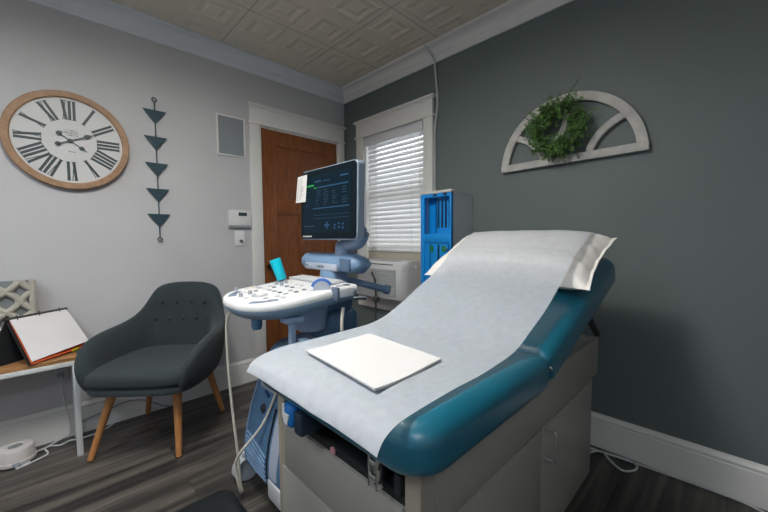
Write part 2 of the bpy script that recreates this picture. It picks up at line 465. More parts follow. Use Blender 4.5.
# ------------------------------------------------------------------ air conditioner
ac = thing('air_conditioner', 'grey white window air conditioner below the blind', 'air conditioner', (-0.1, -0.66, WZ0))
M_ac = mat('ac_housing', (0.60, 0.61, 0.62), 0.45, noise=0.02)
M_acg = mat('ac_grille', (0.36, 0.37, 0.39), 0.5, noise=0.03)
ay0, ay1 = -0.925, -0.37
c = MB()
pr_ = []
for (x, y) in [(0.029, ay0), (-0.12, ay0), (-0.165, ay0 + 0.008), (-0.192, ay0 + 0.035), (-0.200, ay0 + 0.075), (-0.200, ay1 - 0.075), (-0.192, ay1 - 0.035), (-0.165, ay1 - 0.008), (-0.12, ay1), (0.029, ay1)]:
    pr_.append((x, y))
def acloop(z, k=0.0):
    return [V((x + (k if x < 0 else 0), y, z)) for x, y in pr_]
c.loft([acloop(WZ0 + 0.012, 0.012), acloop(WZ0 + 0.03), acloop(0.905), acloop(0.935, 0.02), acloop(0.952, 0.055)])
c.build('housing', M_ac, ac, smooth=40)
c = MB()
for i in range(15):
    zz = 0.680 + i * 0.0142
    c.box((-0.206, ay0 + 0.060, zz), (-0.198, ay1 - 0.05, zz + 0.0085), 0.002)
c.build('front_grille', M_acg, ac)
c = MB()
for i in range(24):
    yy = ay0 + 0.10 + i * 0.0175
    c.box((-0.150, yy, 0.945), (-0.085, yy + 0.008, 0.956), 0.001, mtx=None)
c.build('air_outlet', M_acg, ac)
c = MB(); c.box((-0.188, ay0 + 0.10, 0.898), (-0.165, ay1 - 0.06, 0.930), 0.002, mtx=None); c.build('dark_slot', M_dark, ac)
c = MB(); c.lathe([(0, -0.006), (0.008, -0.006), (0.009, 0.002), (0, 0.002)], (-0.03, ay0, 0.905), 'y', 12); c.build('screw_cap', M_whitepl, ac)
c = MB(); c.tube([(-0.20, -0.60, 0.86), (-0.225, -0.625, 0.85), (-0.232, -0.665, 0.80), (-0.228, -0.668, 0.72), (-0.222, -0.664, 0.60), (-0.21, -0.664, 0.43), (-0.05, -0.66, 0.30)], 0.007, 8, 5)
c.box((-0.245, -0.69, 0.625), (-0.20, -0.65, 0.665), 0.008)
c.build('power_cord', M_cableg, ac)

# ------------------------------------------------------------------ items on the left wall
def circle_pt(cx, cz, r, a, y): return V((cx + r * math.cos(a), y, cz + r * math.sin(a)))
CX, CZ, CR = -1.983, 1.703, 0.272
ck = thing('wall_clock', 'large round wall clock with wooden rim and white roman numeral face', 'clock', (CX, -0.002, CZ))
c = MB(); c.lathe([(CR - 0.036, -0.004), (CR - 0.036, -0.030), (CR - 0.031, -0.034), (CR - 0.004, -0.034), (CR, -0.030), (CR, -0.002), (CR - 0.03, -0.002)], (CX, 0, CZ), 'y', 72)
c.build('rim', M_clockwood, ck)
c = MB(); c.lathe([(0, -0.022), (CR - 0.035, -0.022), (CR - 0.035, -0.006), (0, -0.006)], (CX, 0, CZ), 'y', 64)
c.build('face', mat('clock_face', (0.60, 0.60, 0.61), 0.6, noise=0.02), ck)
M_num = mat('dark_numerals', (0.018, 0.035, 0.045), 0.5, noise=0.1)
NUM = ['XII', 'I', 'II', 'III', 'IIII', 'V', 'VI', 'VII', 'VIII', 'IX', 'X', 'XI']
def numeral(txt):
    """strokes in local (u across, v radial outwards), height 1"""
    W = {'I': 0.185, 'V': 0.27, 'X': 0.25}
    tot = sum(W[ch] for ch in txt); u = -tot / 2; st = []
    for ch in txt:
        w_ = W[ch]
        if ch == 'I': st.append((u + w_ / 2, 0, u + w_ / 2, 1, 0.125))
        elif ch == 'V':
            st.append((u + 0.06, 1, u + w_ / 2, 0, 0.125)); st.append((u + w_ - 0.06, 1, u + w_ / 2, 0, 0.035))
        else:
            st.append((u + 0.06, 1, u + w_ - 0.06, 0, 0.125)); st.append((u + w_ - 0.06, 1, u + 0.06, 0, 0.035))
        u += w_
    return st
for h in range(12):
    a = PI / 2 - h * PI / 6
    rad = V((math.cos(a), 0, math.sin(a))); tan = V((math.sin(a), 0, -math.cos(a)))
    r0, r1 = 0.118, 0.222; S = r1 - r0
    m = MB()
    for (u0, v0, u1, v1, wd) in numeral(NUM[h]):
        p0 = V((CX, -0.0235, CZ)) + rad * (r0 + v0 * S) + tan * u0 * S
        p1 = V((CX, -0.0235, CZ)) + rad * (r0 + v1 * S) + tan * u1 * S
        d = (p1 - p0).normalized(); nn = V((d.z, 0, -d.x)) * wd * S * 0.5
        m.prism([p0 - nn, p0 + nn, p1 + nn, p1 - nn], (0, 0.0018, 0))
        for pe, vv in ((p0, v0), (p1, v1)):   # serif
            tn = tan * (wd * S * 0.8)
            m.prism([pe - tn - rad * 0.0012, pe + tn - rad * 0.0012, pe + tn + rad * 0.0012, pe - tn + rad * 0.0012], (0, 0.0018, 0))
    m.build('numeral', M_num, ck, smooth=0)
m = MB()   # small faded writing above and below the centre
rng = random.Random(3)
for (zz, xa, xb, hh) in ((0.058, -0.020, 0.028, 0.008), (0.045, -0.045, 0.036, 0.010), (0.032, -0.012, 0.034, 0.008)):
    x = xa
    while x < xb:
        w_ = rng.uniform(0.0035, 0.006)
        m.box((CX + x, -0.0232, CZ + zz - hh / 2), (CX + x + w_ * 0.45, -0.0222, CZ + zz + hh / 2))
        m.box((CX + x, -0.0232, CZ + zz - hh / 2 + rng.choice((0, hh * 0.4, hh * 0.8))), (CX + x + w_, -0.0222, CZ + zz - hh / 2 + hh * 0.95))
        x += w_ + 0.0025
m.build('dial_lettering', mat('faded_grey_ink', (0.20, 0.21, 0.22), 0.6, noise=0.1), ck, smooth=0)
m = MB(); m.box((CX - 0.012, -0.0232, CZ - 0.062), (CX + 0.022, -0.0222, CZ - 0.058)); m.build('dial_mark', MATS['faded_grey_ink'], ck, smooth=0)
def hand(dx, dz, L_, Lb, y, nm):
    m = MB(); d = V((dx, 0, dz)).normalized(); t = V((d.z, 0, -d.x)); c0 = V((CX, y, CZ))
    def sp(pts):
        up = [c0 + d * q + t * w_ for q, w_ in pts]; dn = [c0 + d * q - t * w_ for q, w_ in reversed(pts)]
        m.prism(up + dn, (0, 0.002, 0))
    sp([(-Lb, 0.003), (L_ * 0.52, 0.0028), (L_ * 0.62, 0.012), (L_ * 0.72, 0.011), (L_ * 0.84, 0.003), (L_, 0.0008)])
    m.lathe([(0, 0), (0.013, 0), (0.013, 0.002), (0, 0.002)], c0 - d * Lb, 'y', 16)
    m.build(nm, M_num, ck, smooth=0)
hand(0.905, 0.427, 0.122, 0.058, -0.030, 'minute_hand')
hand(0.80, -0.60, 0.090, 0.058, -0.027, 'hour_hand')
m = MB(); m.lathe([(0, -0.033), (0.010, -0.033), (0.013, -0.024), (0, -0.024)], (CX, 0, CZ), 'y', 16); m.build('hand_hub', M_num, ck)

# hanging with five triangles
hg = thing('wall_hanging', 'vertical hanging of five dark teal triangles between clock and door', 'wall decoration', (-1.564, -0.002, 2.05))
M_tri = mat('dark_teal_metal', (0.012, 0.042, 0.060), 0.55, noise=0.1)
tops = [1.980, 1.810, 1.640, 1.473, 1.308]
for zt in tops:
    m = MB(); m.prism([(-1.630, -0.014, zt), (-1.499, -0.014, zt), (-1.564, -0.014, zt - 0.086)], (0, 0.006, 0))
    m.build('triangle', M_tri, hg, smooth=0, bevel=0.001)
ends = [2.035] + [t - 0.084 for t in tops]; starts = tops + [1.150]
for a, bb in zip(ends, starts):
    m = MB(); m.tube([(-1.564, -0.011, a), (-1.563, -0.011, bb)], 0.0035, 6); m.build('chain_link', M_tri, hg)
for zc, rr in ((2.046, 0.013), (1.140, 0.013)):
    m = MB(); m.tube([V((-1.564 + rr * math.cos(2 * PI * k / 16), -0.011, zc + rr * math.sin(2 * PI * k / 16))) for k in range(16)], 0.0028, 6, closed=True)
    m.build('ring', M_tri, hg)
m = MB(); m.tube([(-1.564, 0, 2.068), (-1.564, -0.012, 2.064), (-1.564, -0.012, 2.058)], 0.003, 6); m.build('nail', M_steel, hg)

# wall speaker
sp = thing('wall_speaker', 'flush rectangular wall speaker with grey grille and white frame', 'speaker', (-1.078, 0, 1.76))
m = MB()
for lo, hi in (((-1.181, -0.010, 1.760), (-1.170, 0, 2.058)), ((-0.984, -0.010, 1.760), (-0.973, 0, 2.058)), ((-1.170, -0.010, 1.760), (-0.984, 0, 1.771)), ((-1.170, -0.010, 2.047), (-0.984, 0, 2.058))):
    m.box(lo, hi, 0.002)
m.build('speaker_frame', M_trim, sp)
m = MB(); m.box((-1.170, -0.007, 1.771), (-0.984, -0.001, 2.047)); m.build('grille', mat('grey_speaker_mesh', (0.23, 0.255, 0.28), 0.7, noise=0.15, nscale=500, bump=0.3, bscale=600), sp)

th = thing('thermostat', 'white thermostat with small dark display beside the door casing', 'thermostat', (-1.035, 0, 1.226))
m = MB(); m.box((-1.119, -0.030, 1.242), (-0.951, 0, 1.357), 0.006); m.build('housing', M_whitepl, th)
m = MB(); m.box((-1.119, -0.028, 1.226), (-0.951, 0, 1.243), 0.004); m.build('lower_lip', mat('grey_lip', (0.30, 0.33, 0.36), 0.5, noise=0.05), th)
m = MB(); m.box((-1.050, -0.032, 1.314), (-0.986, -0.029, 1.340), 0.001); m.build('display', mat('lcd', (0.03, 0.06, 0.07), 0.2, noise=0.05), th)
for x, z in ((-1.088, 1.328), (-1.088, 1.306), (-1.055, 1.285), (-1.025, 1.285)):
    m = MB(); m.box((x - 0.006, -0.032, z - 0.003), (x + 0.006, -0.029, z + 0.003), 0.001); m.build('button', M_ukeyw, th)
sw = thing('wall_switch', 'small white switch plate directly below the thermostat', 'switch', (-1.036, 0, 1.084))
m = MB(); m.box((-1.074, -0.008, 1.084), (-0.998, 0, 1.201), 0.003); m.build('plate', M_whitepl, sw)
m = MB(); m.lathe([(0, -0.026), (0.010, -0.025), (0.012, -0.008), (0, -0.008)], (-1.028, 0, 1.122), 'y', 16); m.build('toggle', mat('toggle_grey', (0.10, 0.13, 0.17), 0.4, noise=0.05), sw)
ou = thing('wall_outlet', 'white electrical outlet low on the wall under the side table', 'outlet', (-2.08, 0, 0.34))
m = MB(); m.box((-2.116, -0.007, 0.335), (-2.044, 0, 0.452), 0.003); m.build('plate', mat('outlet_plate', (0.42, 0.45, 0.5), 0.5, noise=0.02), ou)
for zc in (0.368, 0.418):
    m = MB(); m.box((-2.096, -0.009, zc - 0.015), (-2.064, -0.006, zc + 0.015), 0.004); m.build('socket', mat('outlet_socket', (0.24, 0.27, 0.31), 0.5, noise=0.02), ou)

# ------------------------------------------------------------------ right wall: arch, wreath, cable
AY, AZ, AR = -2.006, 1.551, 0.374
ar = thing('arched_window_frame', 'distressed white half-round wooden window frame hung on charcoal wall', 'wall decoration', (0, AY, AZ))
M_arch = mat('chippy_white_wood', (0.50, 0.49, 0.47), 0.75, noise=0.16, nscale=14, bump=0.1, bscale=50)
tilt = Matrix.Translation(V((0, AY, AZ))) @ Matrix.Rotation(math.radians(-0.9), 4, 'X') @ Matrix.Translation(V((0, -AY, -AZ)))
def band(pts, w_, x0=-0.004, x1=-0.030):
    m = MB(); L1 = []; N = len(pts)
    for i, (y, z) in enumerate(pts):
        a = pts[max(i - 1, 0)]; b2 = pts[min(i + 1, N - 1)]
        t = V((0, b2[0] - a[0], b2[1] - a[1])).normalized(); nn = V((0, -t.z, t.y))
        p = V((0, y, z)); q0, q1 = p + nn * w_ / 2, p - nn * w_ / 2
        L1.append([V((x0, q0.y, q0.z)), V((x1, q0.y, q0.z)), V((x1, q1.y, q1.z)), V((x0, q1.y, q1.z))])
    m.loft(L1); return m.xf(tilt)
RW = 0.046
arc = [(AY + (AR - RW / 2) * math.cos(a), AZ + (AR - RW / 2) * math.sin(a)) for a in [PI * k / 40 for k in range(41)]]
band(arc, RW).build('outer_arch', M_arch, ar, bevel=0.002)
m = MB(); m.box((-0.031, AY - AR, AZ - 0.002), (-0.004, AY + AR, AZ + 0.040), 0.002); m.xf(tilt); m.build('base_rail', M_arch, ar)
for sg in (-1, 1):
    pts = [(AY + sg * 0.118, AZ + 0.030), (AY + sg * 0.130, AZ + 0.070), (AY + sg * 0.162, AZ + 0.118), (AY + sg * 0.210, AZ + 0.160), (AY + sg * 0.262, AZ + 0.187), (AY + sg * 0.310, AZ + 0.198)]
    pts = [(p.x, p.y) for p in catmull([(a, b2, 0) for a, b2 in pts], 5)]
    band(pts, 0.036, x1=-0.028).build('curved_spoke', M_arch, ar, bevel=0.002)
pts = [(AY + 0.088, AZ + 0.03), (AY + 0.070, AZ + 0.09), (AY + 0.028, AZ + 0.15), (AY + 0.0, AZ + 0.22), (AY - 0.015, AZ + 0.345)]
band([(p.x, p.y) for p in catmull([(a, b2, 0) for a, b2 in pts], 5)], 0.034, x1=-0.028).build('centre_spoke', M_arch, ar, bevel=0.002)

wc, wz = -1.975, 1.732
wr = thing('greenery_wreath', 'green leafy wreath hanging on the half-round white frame', 'wreath', (-0.07, wc, wz))
M_leaf = mat('fern_leaf', (0.095, 0.20, 0.050), 0.6, noise=0.5, nscale=30)
M_twig = mat('brown_twig', (0.04, 0.035, 0.02), 0.8, noise=0.2)
m = MB(); m.tube([V((-0.062, wc + 0.105 * math.cos(2 * PI * k / 32), wz + 0.105 * math.sin(2 * PI * k / 32))) for k in range(32)], 0.012, 7, closed=True)
m.build('vine_ring', M_twig, wr)
rng = random.Random(11); m = MB()
def leafblade(m, p, d, up, L_, w_):
    t = d.cross(up)
    if t.length < 1e-4: t = d.orthogonal()
    t.normalize(); n_ = t.cross(d).normalized()
    q = [p, p + d * L_ * 0.4 + t * w_ / 2 + n_ * L_ * 0.06, p + d * L_, p + d * L_ * 0.4 - t * w_ / 2 + n_ * L_ * 0.06, p + d * L_ * 0.45 - n_ * 0.0015]
    m.add(q, [(0, 1, 4), (1, 2, 4), (2, 3, 4), (3, 0, 4)])
for k in range(230):
    a = rng.uniform(0, 2 * PI); rr = 0.100 + rng.uniform(-0.030, 0.026)
    p = V((-0.062 + rng.uniform(-0.035, 0.020), wc + rr * math.cos(a), wz + rr * math.sin(a)))
    radv = V((0, math.cos(a), math.sin(a))); tanv = V((0, -math.sin(a), math.cos(a)))
    d = (radv * rng.uniform(-0.55, 0.95) + tanv * rng.uniform(-0.2, 1.0) + V((-1, 0, 0)) * rng.uniform(0.0, 0.7)).normalized()
    L_ = rng.uniform(0.040, 0.090); n = 10
    for j in range(n):
        s = j / (n - 1); q = p + d * L_ * s
        if q.x > -0.034: q.x = -0.034
        for sg in (-1, 1):
            sd = d.cross(V((rng.uniform(-1, 1), rng.uniform(-1, 1), rng.uniform(-1, 1)))).normalized()
            dd = (d * 0.6 + sd * sg).normalized()
            if q.x + dd.x * 0.02 > -0.033: dd.x = -abs(dd.x)
            leafblade(m, q, dd, V((-1, 0.2, 0.1)), 0.021 * (1.15 - 0.6 * s), 0.0075)
m.build('foliage', M_leaf, wr, smooth=0)
for pts in ([(-0.07, wc - 0.02, wz + 0.10), (-0.075, wc - 0.06, wz + 0.17), (-0.07, wc - 0.108, wz + 0.235)],
            [(-0.07, wc + 0.08, wz + 0.06), (-0.08, wc + 0.14, wz + 0.075), (-0.08, wc + 0.175, wz + 0.10)],
            [(-0.07, wc - 0.085, wz - 0.06), (-0.085, wc - 0.10, wz - 0.13), (-0.09, wc - 0.12, wz - 0.185)],
            [(-0.07, wc + 0.03, wz - 0.10), (-0.085, wc + 0.035, wz - 0.15), (-0.09, wc + 0.03, wz - 0.175)]):
    mm = MB(); mm.tube(pts, 0.0028, 5, 4, r1=0.001)
    for q in catmull(pts, 4)[2:]:
        for sg in (-1, 1): leafblade(mm, q, V((-0.2, sg * 0.8, 0.7)).normalized(), V((-1, 0, 0)), 0.012, 0.004)
    mm.build('sprig', mat('dark_sprig', (0.03, 0.06, 0.022), 0.7, noise=0.3), wr, smooth=0)

m = MB(); m.tube([(-0.094, -1.062, 2.522), (-0.088, -1.068, 2.512), (-0.060, -1.078, 2.485), (-0.020, -1.092, 2.435), (-0.011, -1.096, 2.38), (-0.010, -1.115, 2.20), (-0.010, -1.118, 2.10), (-0.009, -1.095, 1.95), (-0.009, -1.093, 1.70), (-0.009, -1.092, 1.40), (-0.009, -1.092, 0.9)], 0.008, 8, 5)
tag(m.build('wall_cable', M_cablew), 'pale cable running down from the crown beside the window casing', 'cable')
m = MB()
m.tube([(-0.055, -1.60, 0.006), (-0.050, -2.0, 0.006), (-0.060, -2.20, 0.006), (-0.048, -2.30, 0.007), (-0.046, -2.36, 0.007), (-0.075, -2.385, 0.007), (-0.125, -2.375, 0.007), (-0.155, -2.335, 0.007), (-0.120, -2.28, 0.013), (-0.070, -2.235, 0.014), (-0.085, -2.20, 0.007), (-0.15, -2.17, 0.006)], 0.005, 7, 6)
m.tube([(-0.10, -2.10, 0.007), (-0.065, -2.22, 0.007), (-0.045, -2.40, 0.007), (-0.035, -2.55, 0.007), (-0.030, -2.68, 0.007), (-0.034, -2.76, 0.007), (-0.07, -2.86, 0.007), (-0.10, -3.0, 0.007)], 0.0045, 7, 6)
tag(m.build('floor_cable', M_cablew), 'grey cable looped on the floor beside the charcoal wall baseboard', 'cable')

# ------------------------------------------------------------------ blue fronted cabinet by the window
cb = thing('supply_cabinet', 'tall grey cabinet with bright blue slotted front beside the window', 'cabinet', (-0.14, -1.285, 0))
cy0, cy1, cxf = -1.408, -1.160, -0.255
m = MB(); m.box((cxf + 0.02, cy0, 0.06), (-0.003, cy0 + 0.012, 1.430)); m.box((cxf + 0.02, cy1 - 0.012, 0.06), (-0.003, cy1, 1.430))
m.box((-0.016, cy0 + 0.002, 0.06), (-0.004, cy1 - 0.002, 1.428)); m.box((cxf + 0.022, cy0 + 0.002, 1.416), (-0.005, cy1 - 0.002, 1.428)); m.box((cxf + 0.03, cy0 + 0.01, 0.0), (-0.02, cy1 - 0.01, 0.075))
m.build('shell', M_greyshell, cb)
m = MB(); m.box((cxf - 0.004, cy0 - 0.004, 1.430), (-0.20, cy1 + 0.002, 1.448), 0.003); m.build('top_strip', M_offwhite, cb)
m = MB()
m.box((cxf, cy0, 0.08), (cxf + 0.03, cy0 + 0.012, 1.43), 0.003); m.box((cxf, cy1 - 0.03, 0.08), (cxf + 0.03, cy1, 1.43), 0.003)
m.box((cxf, cy0 + 0.012, 1.405), (cxf + 0.03, cy1 - 0.03, 1.43), 0.003); m.box((cxf, cy0 + 0.012, 1.105), (cxf + 0.03, cy1 - 0.03, 1.165), 0.003)
m.box((cxf + 0.010, cy0 + 0.012, 0.08), (cxf + 0.03, cy1 - 0.03, 1.105))
m.box((cxf + 0.042, cy0 + 0.012, 1.16), (cxf + 0.052, cy0 + 0.150, 1.41)); m.box((cxf + 0.075, cy0 + 0.14, 1.16), (cxf + 0.085, cy1 - 0.012, 1.41)); m.box((cxf + 0.042, cy0 + 0.142, 1.16), (cxf + 0.085, cy0 + 0.152, 1.41))
m.build('front_insert', M_blueins, cb)
M_slot = mat('navy_slot', (0.003, 0.02, 0.07), 0.6, noise=0.1)
for i in range(4):
    yy = cy0 + 0.030 + i * 0.030
    m = MB(); m.box((cxf + 0.036, yy, 1.205), (cxf + 0.045, yy + 0.012, 1.395)); m.build('slot', M_slot, cb)
m = MB(); m.box((cxf + 0.005, cy0 + 0.096, 0.96), (cxf + 0.0105, cy0 + 0.108, 1.09)); m.build('slot', M_slot, cb)
for yy in (cy0 + 0.03, cy0 + 0.11):
    m = MB(); m.box((cxf - 0.002, yy, 1.412), (cxf + 0.01, yy + 0.028, 1.428)); m.build('latch', M_slot, cb)
for yy in (cy0 + 0.045, cy0 + 0.145):
    m = MB(); m.box((cxf + 0.006, yy, 1.045), (cxf + 0.0105, yy + 0.030, 1.085)); plabel(m.build('label_sticker', M_green, cb), 'green sticker')
m = MB(); m.lathe([(0, -0.018), (0.006, -0.018), (0.009, -0.010), (0.006, 0.004), (0, 0.004)], (cxf + 0.008, cy0 + 0.035, 1.068), 'x', 14); m.build('knob', M_steel, cb)
m = MB(); m.box((cxf + 0.004, cy0 + 0.02, 0.99), (cxf + 0.0105, cy0 + 0.024, 1.10)); m.box((cxf + 0.004, cy0 + 0.17, 0.6), (cxf + 0.0105, cy0 + 0.174, 1.10))
m.build('panel_rib', mat('mid_blue', (0.0, 0.13, 0.42), 0.4, noise=0.04), cb)

# ------------------------------------------------------------------ exam table
et = thing('exam_table', 'teal vinyl exam table with beige cabinet base and raised back', 'exam table', (-1.03, -1.98, 0))
TX0, TX1, TY0, TY1 = -1.60, -0.463, -2.272, -1.682
m = MB()
m.box((TX0 + 0.004, TY0 + 0.003, 0.10), (TX1, TY1 - 0.003, 0.590), 0.003)
m.box((TX0 + 0.06, TY0 + 0.06, 0), (TX1 - 0.03, TY1 - 0.06, 0.11))
m.box((TX0 + 0.17, TY0 + 0.003, 0.585), (TX1, TY1 - 0.003, 0.698), 0.003)
m.box((TX1 - 0.01, TY0 + 0.003, 0.545), (-0.385, TY1 - 0.003, 0.700), 0.003)
m.box((TX0 + 0.003, TY0 + 0.001, 0.585), (TX0 + 0.19, TY0 + 0.042, 0.700), 0.002); m.box((TX0 + 0.003, TY1 - 0.042, 0.585), (TX0 + 0.19, TY1 - 0.001, 0.700), 0.002)
m.build('cabinet_body', M_beige, et)
for ya in (TY0, TY1 - 0.042):
    m = MB(); m.box((TX0, ya, 0.10), (TX0 + 0.012, ya + 0.042, 0.700), 0.002); m.build('corner_post', M_beige2, et)
m = MB(); m.box((TX0 + 0.165, TY0 + 0.042, 0.59), (TX0 + 0.172, TY1 - 0.042, 0.700)); m.box((TX0 + 0.012, TY0 + 0.042, 0.588), (TX0 + 0.17, TY1 - 0.042, 0.593))
m.box((TX0 + 0.012, TY0 + 0.041, 0.59), (TX0 + 0.17, TY0 + 0.044, 0.700)); m.box((TX0 + 0.012, TY1 - 0.044, 0.59), (TX0 + 0.17, TY1 - 0.041, 0.700))
m.box((TX0 + 0.002, TY0 + 0.042, 0.585), (TX0 + 0.02, TY1 - 0.042, 0.606), 0.002)
plabel(m.build('stirrup_recess', M_black, et), 'black recess below the seat')
m = MB(); m.box((TX0 + 0.004, TY0 + 0.10, 0.593), (TX0 + 0.012, TY1 - 0.20, 0.602)); m.build('recess_rail', mat('gunmetal', (0.05, 0.06, 0.07), 0.35, 0.8, noise=0.1), et)
m = MB(); m.box((TX0 - 0.006, TY0 + 0.046, 0.13), (TX0 + 0.006, TY1 - 0.030, 0.430), 0.003); m.build('front_drawer', M_beige, et)
m = MB(); m.box((TX0 - 0.004, TY0 + 0.046, 0.438), (TX0 + 0.006, TY1 - 0.046, 0.582), 0.003); m.build('front_panel', M_beige, et)
dd = MB(); dd.box((-0.999, TY0 - 0.007, 0.125), (TX1 - 0.004, TY0 + 0.004, 0.533), 0.002); dd = dd.build('cabinet_door', M_beige, et)
m = MB(); m.box((TX0 + 0.045, TY0 - 0.006, 0.125), (-1.005, TY0 + 0.004, 0.533), 0.002); m.build('side_panel', M_beige, et)
m = MB(); m.box((TX0 + 0.045, TY0 - 0.006, 0.538), (-0.386, TY0 + 0.004, 0.700), 0.002); m.build('upper_panel', M_beige, et)
m = MB(); m.tube([(-0.985, TY0 - 0.004, 0.525), (-0.985, TY0 - 0.032, 0.525), (-0.985, TY0 - 0.041, 0.516), (-0.985, TY0 - 0.041, 0.440), (-0.985, TY0 - 0.032, 0.431), (-0.985, TY0 - 0.004, 0.431)], 0.0045, 10, 3)
o = m.build('door_handle', M_chrome, dd)
def rrect(x0, x1, y0, y1, r, inset, z, seg=8):
    """rounded rectangle loop; r = (foot radius, head radius)"""
    pts = []
    cs = [(x1, y1, 0, r[1]), (x0, y1, 1, r[0]), (x0, y0, 2, r[0]), (x1, y0, 3, r[1])]
    for cx, cy, q, rad in cs:
        sx = 1 if cx == x1 else -1; sy = 1 if cy == y1 else -1
        rr = max(rad - inset, 0.004)
        ccx, ccy = cx - sx * (inset + rr), cy - sy * (inset + rr)
        for k in range(seg + 1):
            a = PI / 2 * (q + k / seg)
            pts.append(V((ccx + rr * math.cos(a), ccy + rr * math.sin(a), z)))
    return pts
def slab(x0, x1, y0, y1, r, z0, t):
    m = MB(); prof = []
    for k in range(6):
        a = PI / 2 * k / 5; prof.append((0.030 * (1 - math.sin(a)), z0 + 0.030 * (1 - math.cos(a))))
    R2 = 0.052
    for k in range(9):
        a = PI / 2 * k / 8; prof.append((R2 * (1 - math.cos(a)), z0 + t - 0.008 - 0.044 + 0.044 * math.sin(a)))
    prof += [(0.09, z0 + t - 0.0035), (0.15, z0 + t - 0.0010), (0.23, z0 + t)]
    m.loft([rrect(x0, x1, y0, y1, r, i, z) for i, z in prof]); return m
CY0, CY1 = -2.335, -1.668
m = slab(-1.674, -1.088, CY0, CY1, (0.085, 0.03), 0.703, 0.114); m.build('seat_cushion', M_teal, et, smooth=50)
TH = math.radians(17.9); HX, HZ = -1.086, 0.705
BM = Matrix.Translation(V((HX, 0, HZ))) @ Matrix.Rotation(-TH, 4, 'Y')
m = slab(0.004, 0.835, CY0, CY1, (0.045, 0.10), 0.0, 0.122); m.xf(BM); m.build('back_cushion', M_teal, et, smooth=50)
m = MB(); m.box((0.03, CY0 + 0.05, -0.018), (0.74, CY1 - 0.05, 0.002), 0.003); m.xf(BM); m.build('back_board', M_dark, et)
m = MB(); m.box((-1.60, CY0 + 0.075, 0.699), (-1.10, CY1 - 0.07, 0.708), 0.002); m.build('seat_board', M_dark, et)
m = MB(); m.lathe([(0, -0.006), (0.006, -0.004), (0.007, 0.002), (0, 0.002)], (-1.083, CY0 + 0.006, 0.765), 'y', 12); plabel(m.build('hinge_button', M_chrome, et), 'small bright hinge button')
m = MB(); m.tube([(-0.455, -2.255, 0.80), (-0.395, -2.250, 0.762), (-0.300, -2.252, 0.69)], 0.013, 8); plabel(m.build('support_rod', M_dark, et), 'black rod under the raised back')
# stirrup foot pad (left) and chrome clamp (right) inside the recess
m = MB(); m.box((-1.672, -1.892, 0.638), (-1.585, -1.836, 0.702), 0.018, 3); plabel(m.build('stirrup_pad', mat('blue_foam', (0.0, 0.12, 0.38), 0.6, noise=0.25, nscale=18), et), 'blue stirrup pad')
m = MB(); m.prism([(-1.6735, -1.852, 0.702), (-1.6735, -1.858, 0.702), (-1.6735, -1.863, 0.682), (-1.6735, -1.884, 0.680), (-1.6735, -1.876, 0.652), (-1.6735, -1.862, 0.652), (-1.6735, -1.852, 0.672)], (0.004, 0, 0)); plabel(m.build('pad_patch', M_whitepl, et), 'white patch on blue pad')
m = MB(); m.box((-1.662, -1.928, 0.630), (-1.50, -1.888, 0.692), 0.008); m.build('pad_clamp', mat('navy_clamp', (0.01, 0.025, 0.045), 0.4, noise=0.1), et)
m = MB()
for yy in (-2.156, -2.180): m.box((-1.634, yy - 0.003, 0.612), (-1.598, yy + 0.003, 0.684), 0.001)
m.tube([(-1.626, -2.184, 0.664), (-1.626, -2.152, 0.664)], 0.007, 10); m.tube([(-1.626, -2.184, 0.632), (-1.626, -2.152, 0.632)], 0.006, 10); m.box((-1.612, -2.176, 0.616), (-1.56, -2.160, 0.690))
plabel(m.build('stirrup_bracket', M_chrome, et), 'chrome stirrup bracket')
m = MB(); m.box((-1.605, -2.222, 0.602), (-1.50, -2.200, 0.650), 0.006); m.build('bracket_block', M_dark, et)
m = MB(); m.lathe([(0, -0.003), (0.010, -0.003), (0.010, 0.001), (0, 0.001)], (TX0 + 0.001, -1.979, 0.595), 'x', 16); plabel(m.build('round_sticker', mat('pink_sticker', (0.45, 0.22, 0.24), 0.5, noise=0.1), et), 'round pink sticker')

# pillow
NB = V((-math.sin(TH), 0, math.cos(TH))); DB = V((math.cos(TH), 0, math.sin(TH)))
pc = V((-0.618, -1.985, 0)); pc.z = HZ + (pc.x - HX) * math.tan(TH) + 0.122 / math.cos(TH) + 0.064
pl = thing('pillow', 'plump white pillow on the raised head of the exam table', 'pillow', (pc.x, pc.y, pc.z - 0.08))
m = MB(); NU, NV = 36, 26
tp = Matrix.Rotation(math.radians(8), 3, 'Y')
dP = (tp.inverted() @ DB); nP = (tp.inverted() @ NB)
rng = random.Random(5)
def pil(sgn):
    L_ = []
    for i in range(NU + 1):
        row = []
        for j in range(NV + 1):
            a, b2 = -1 + 2 * i / NU, -1 + 2 * j / NV
            pin = 1 - 0.075 * (1 - a * a) * (b2 * b2) ; pin2 = 1 - 0.055 * (1 - b2 * b2) * (a * a)
            yy = a * 0.356 * pin2; xx = b2 * 0.200 * pin
            prof = max(0, (1 - a ** 4)) ** 0.62 * max(0, (1 - b2 ** 4)) ** 0.55
            th_ = (0.078 if sgn > 0 else 0.050) * prof
            wr_ = 0.0
            if abs(a) > 0.62: wr_ = 0.006 * (abs(a) - 0.62) / 0.38 * (1.0 if a < 0 else 0.3) * (math.sin(b2 * 9 + a * 14) + 0.7 * math.sin(b2 * 19 - a * 25 + 1.0)) * (1 - abs(b2) ** 6) * min(1, prof * 3)
            row.append(pc + V((0, yy, 0)) + dP * xx + nP * (sgn * th_ + wr_))
        L_.append(row)
    return L_
for sgn in (1, -1):
    g = pil(sgn); vs = [p for r in g for p in r]; fs = []
    for i in range(NU):
        for j in range(NV):
            q = (i * (NV + 1) + j, i * (NV + 1) + j + 1, (i + 1) * (NV + 1) + j + 1, (i + 1) * (NV + 1) + j)
            fs.append(q if sgn > 0 else q[::-1])
    m.add(vs, fs)
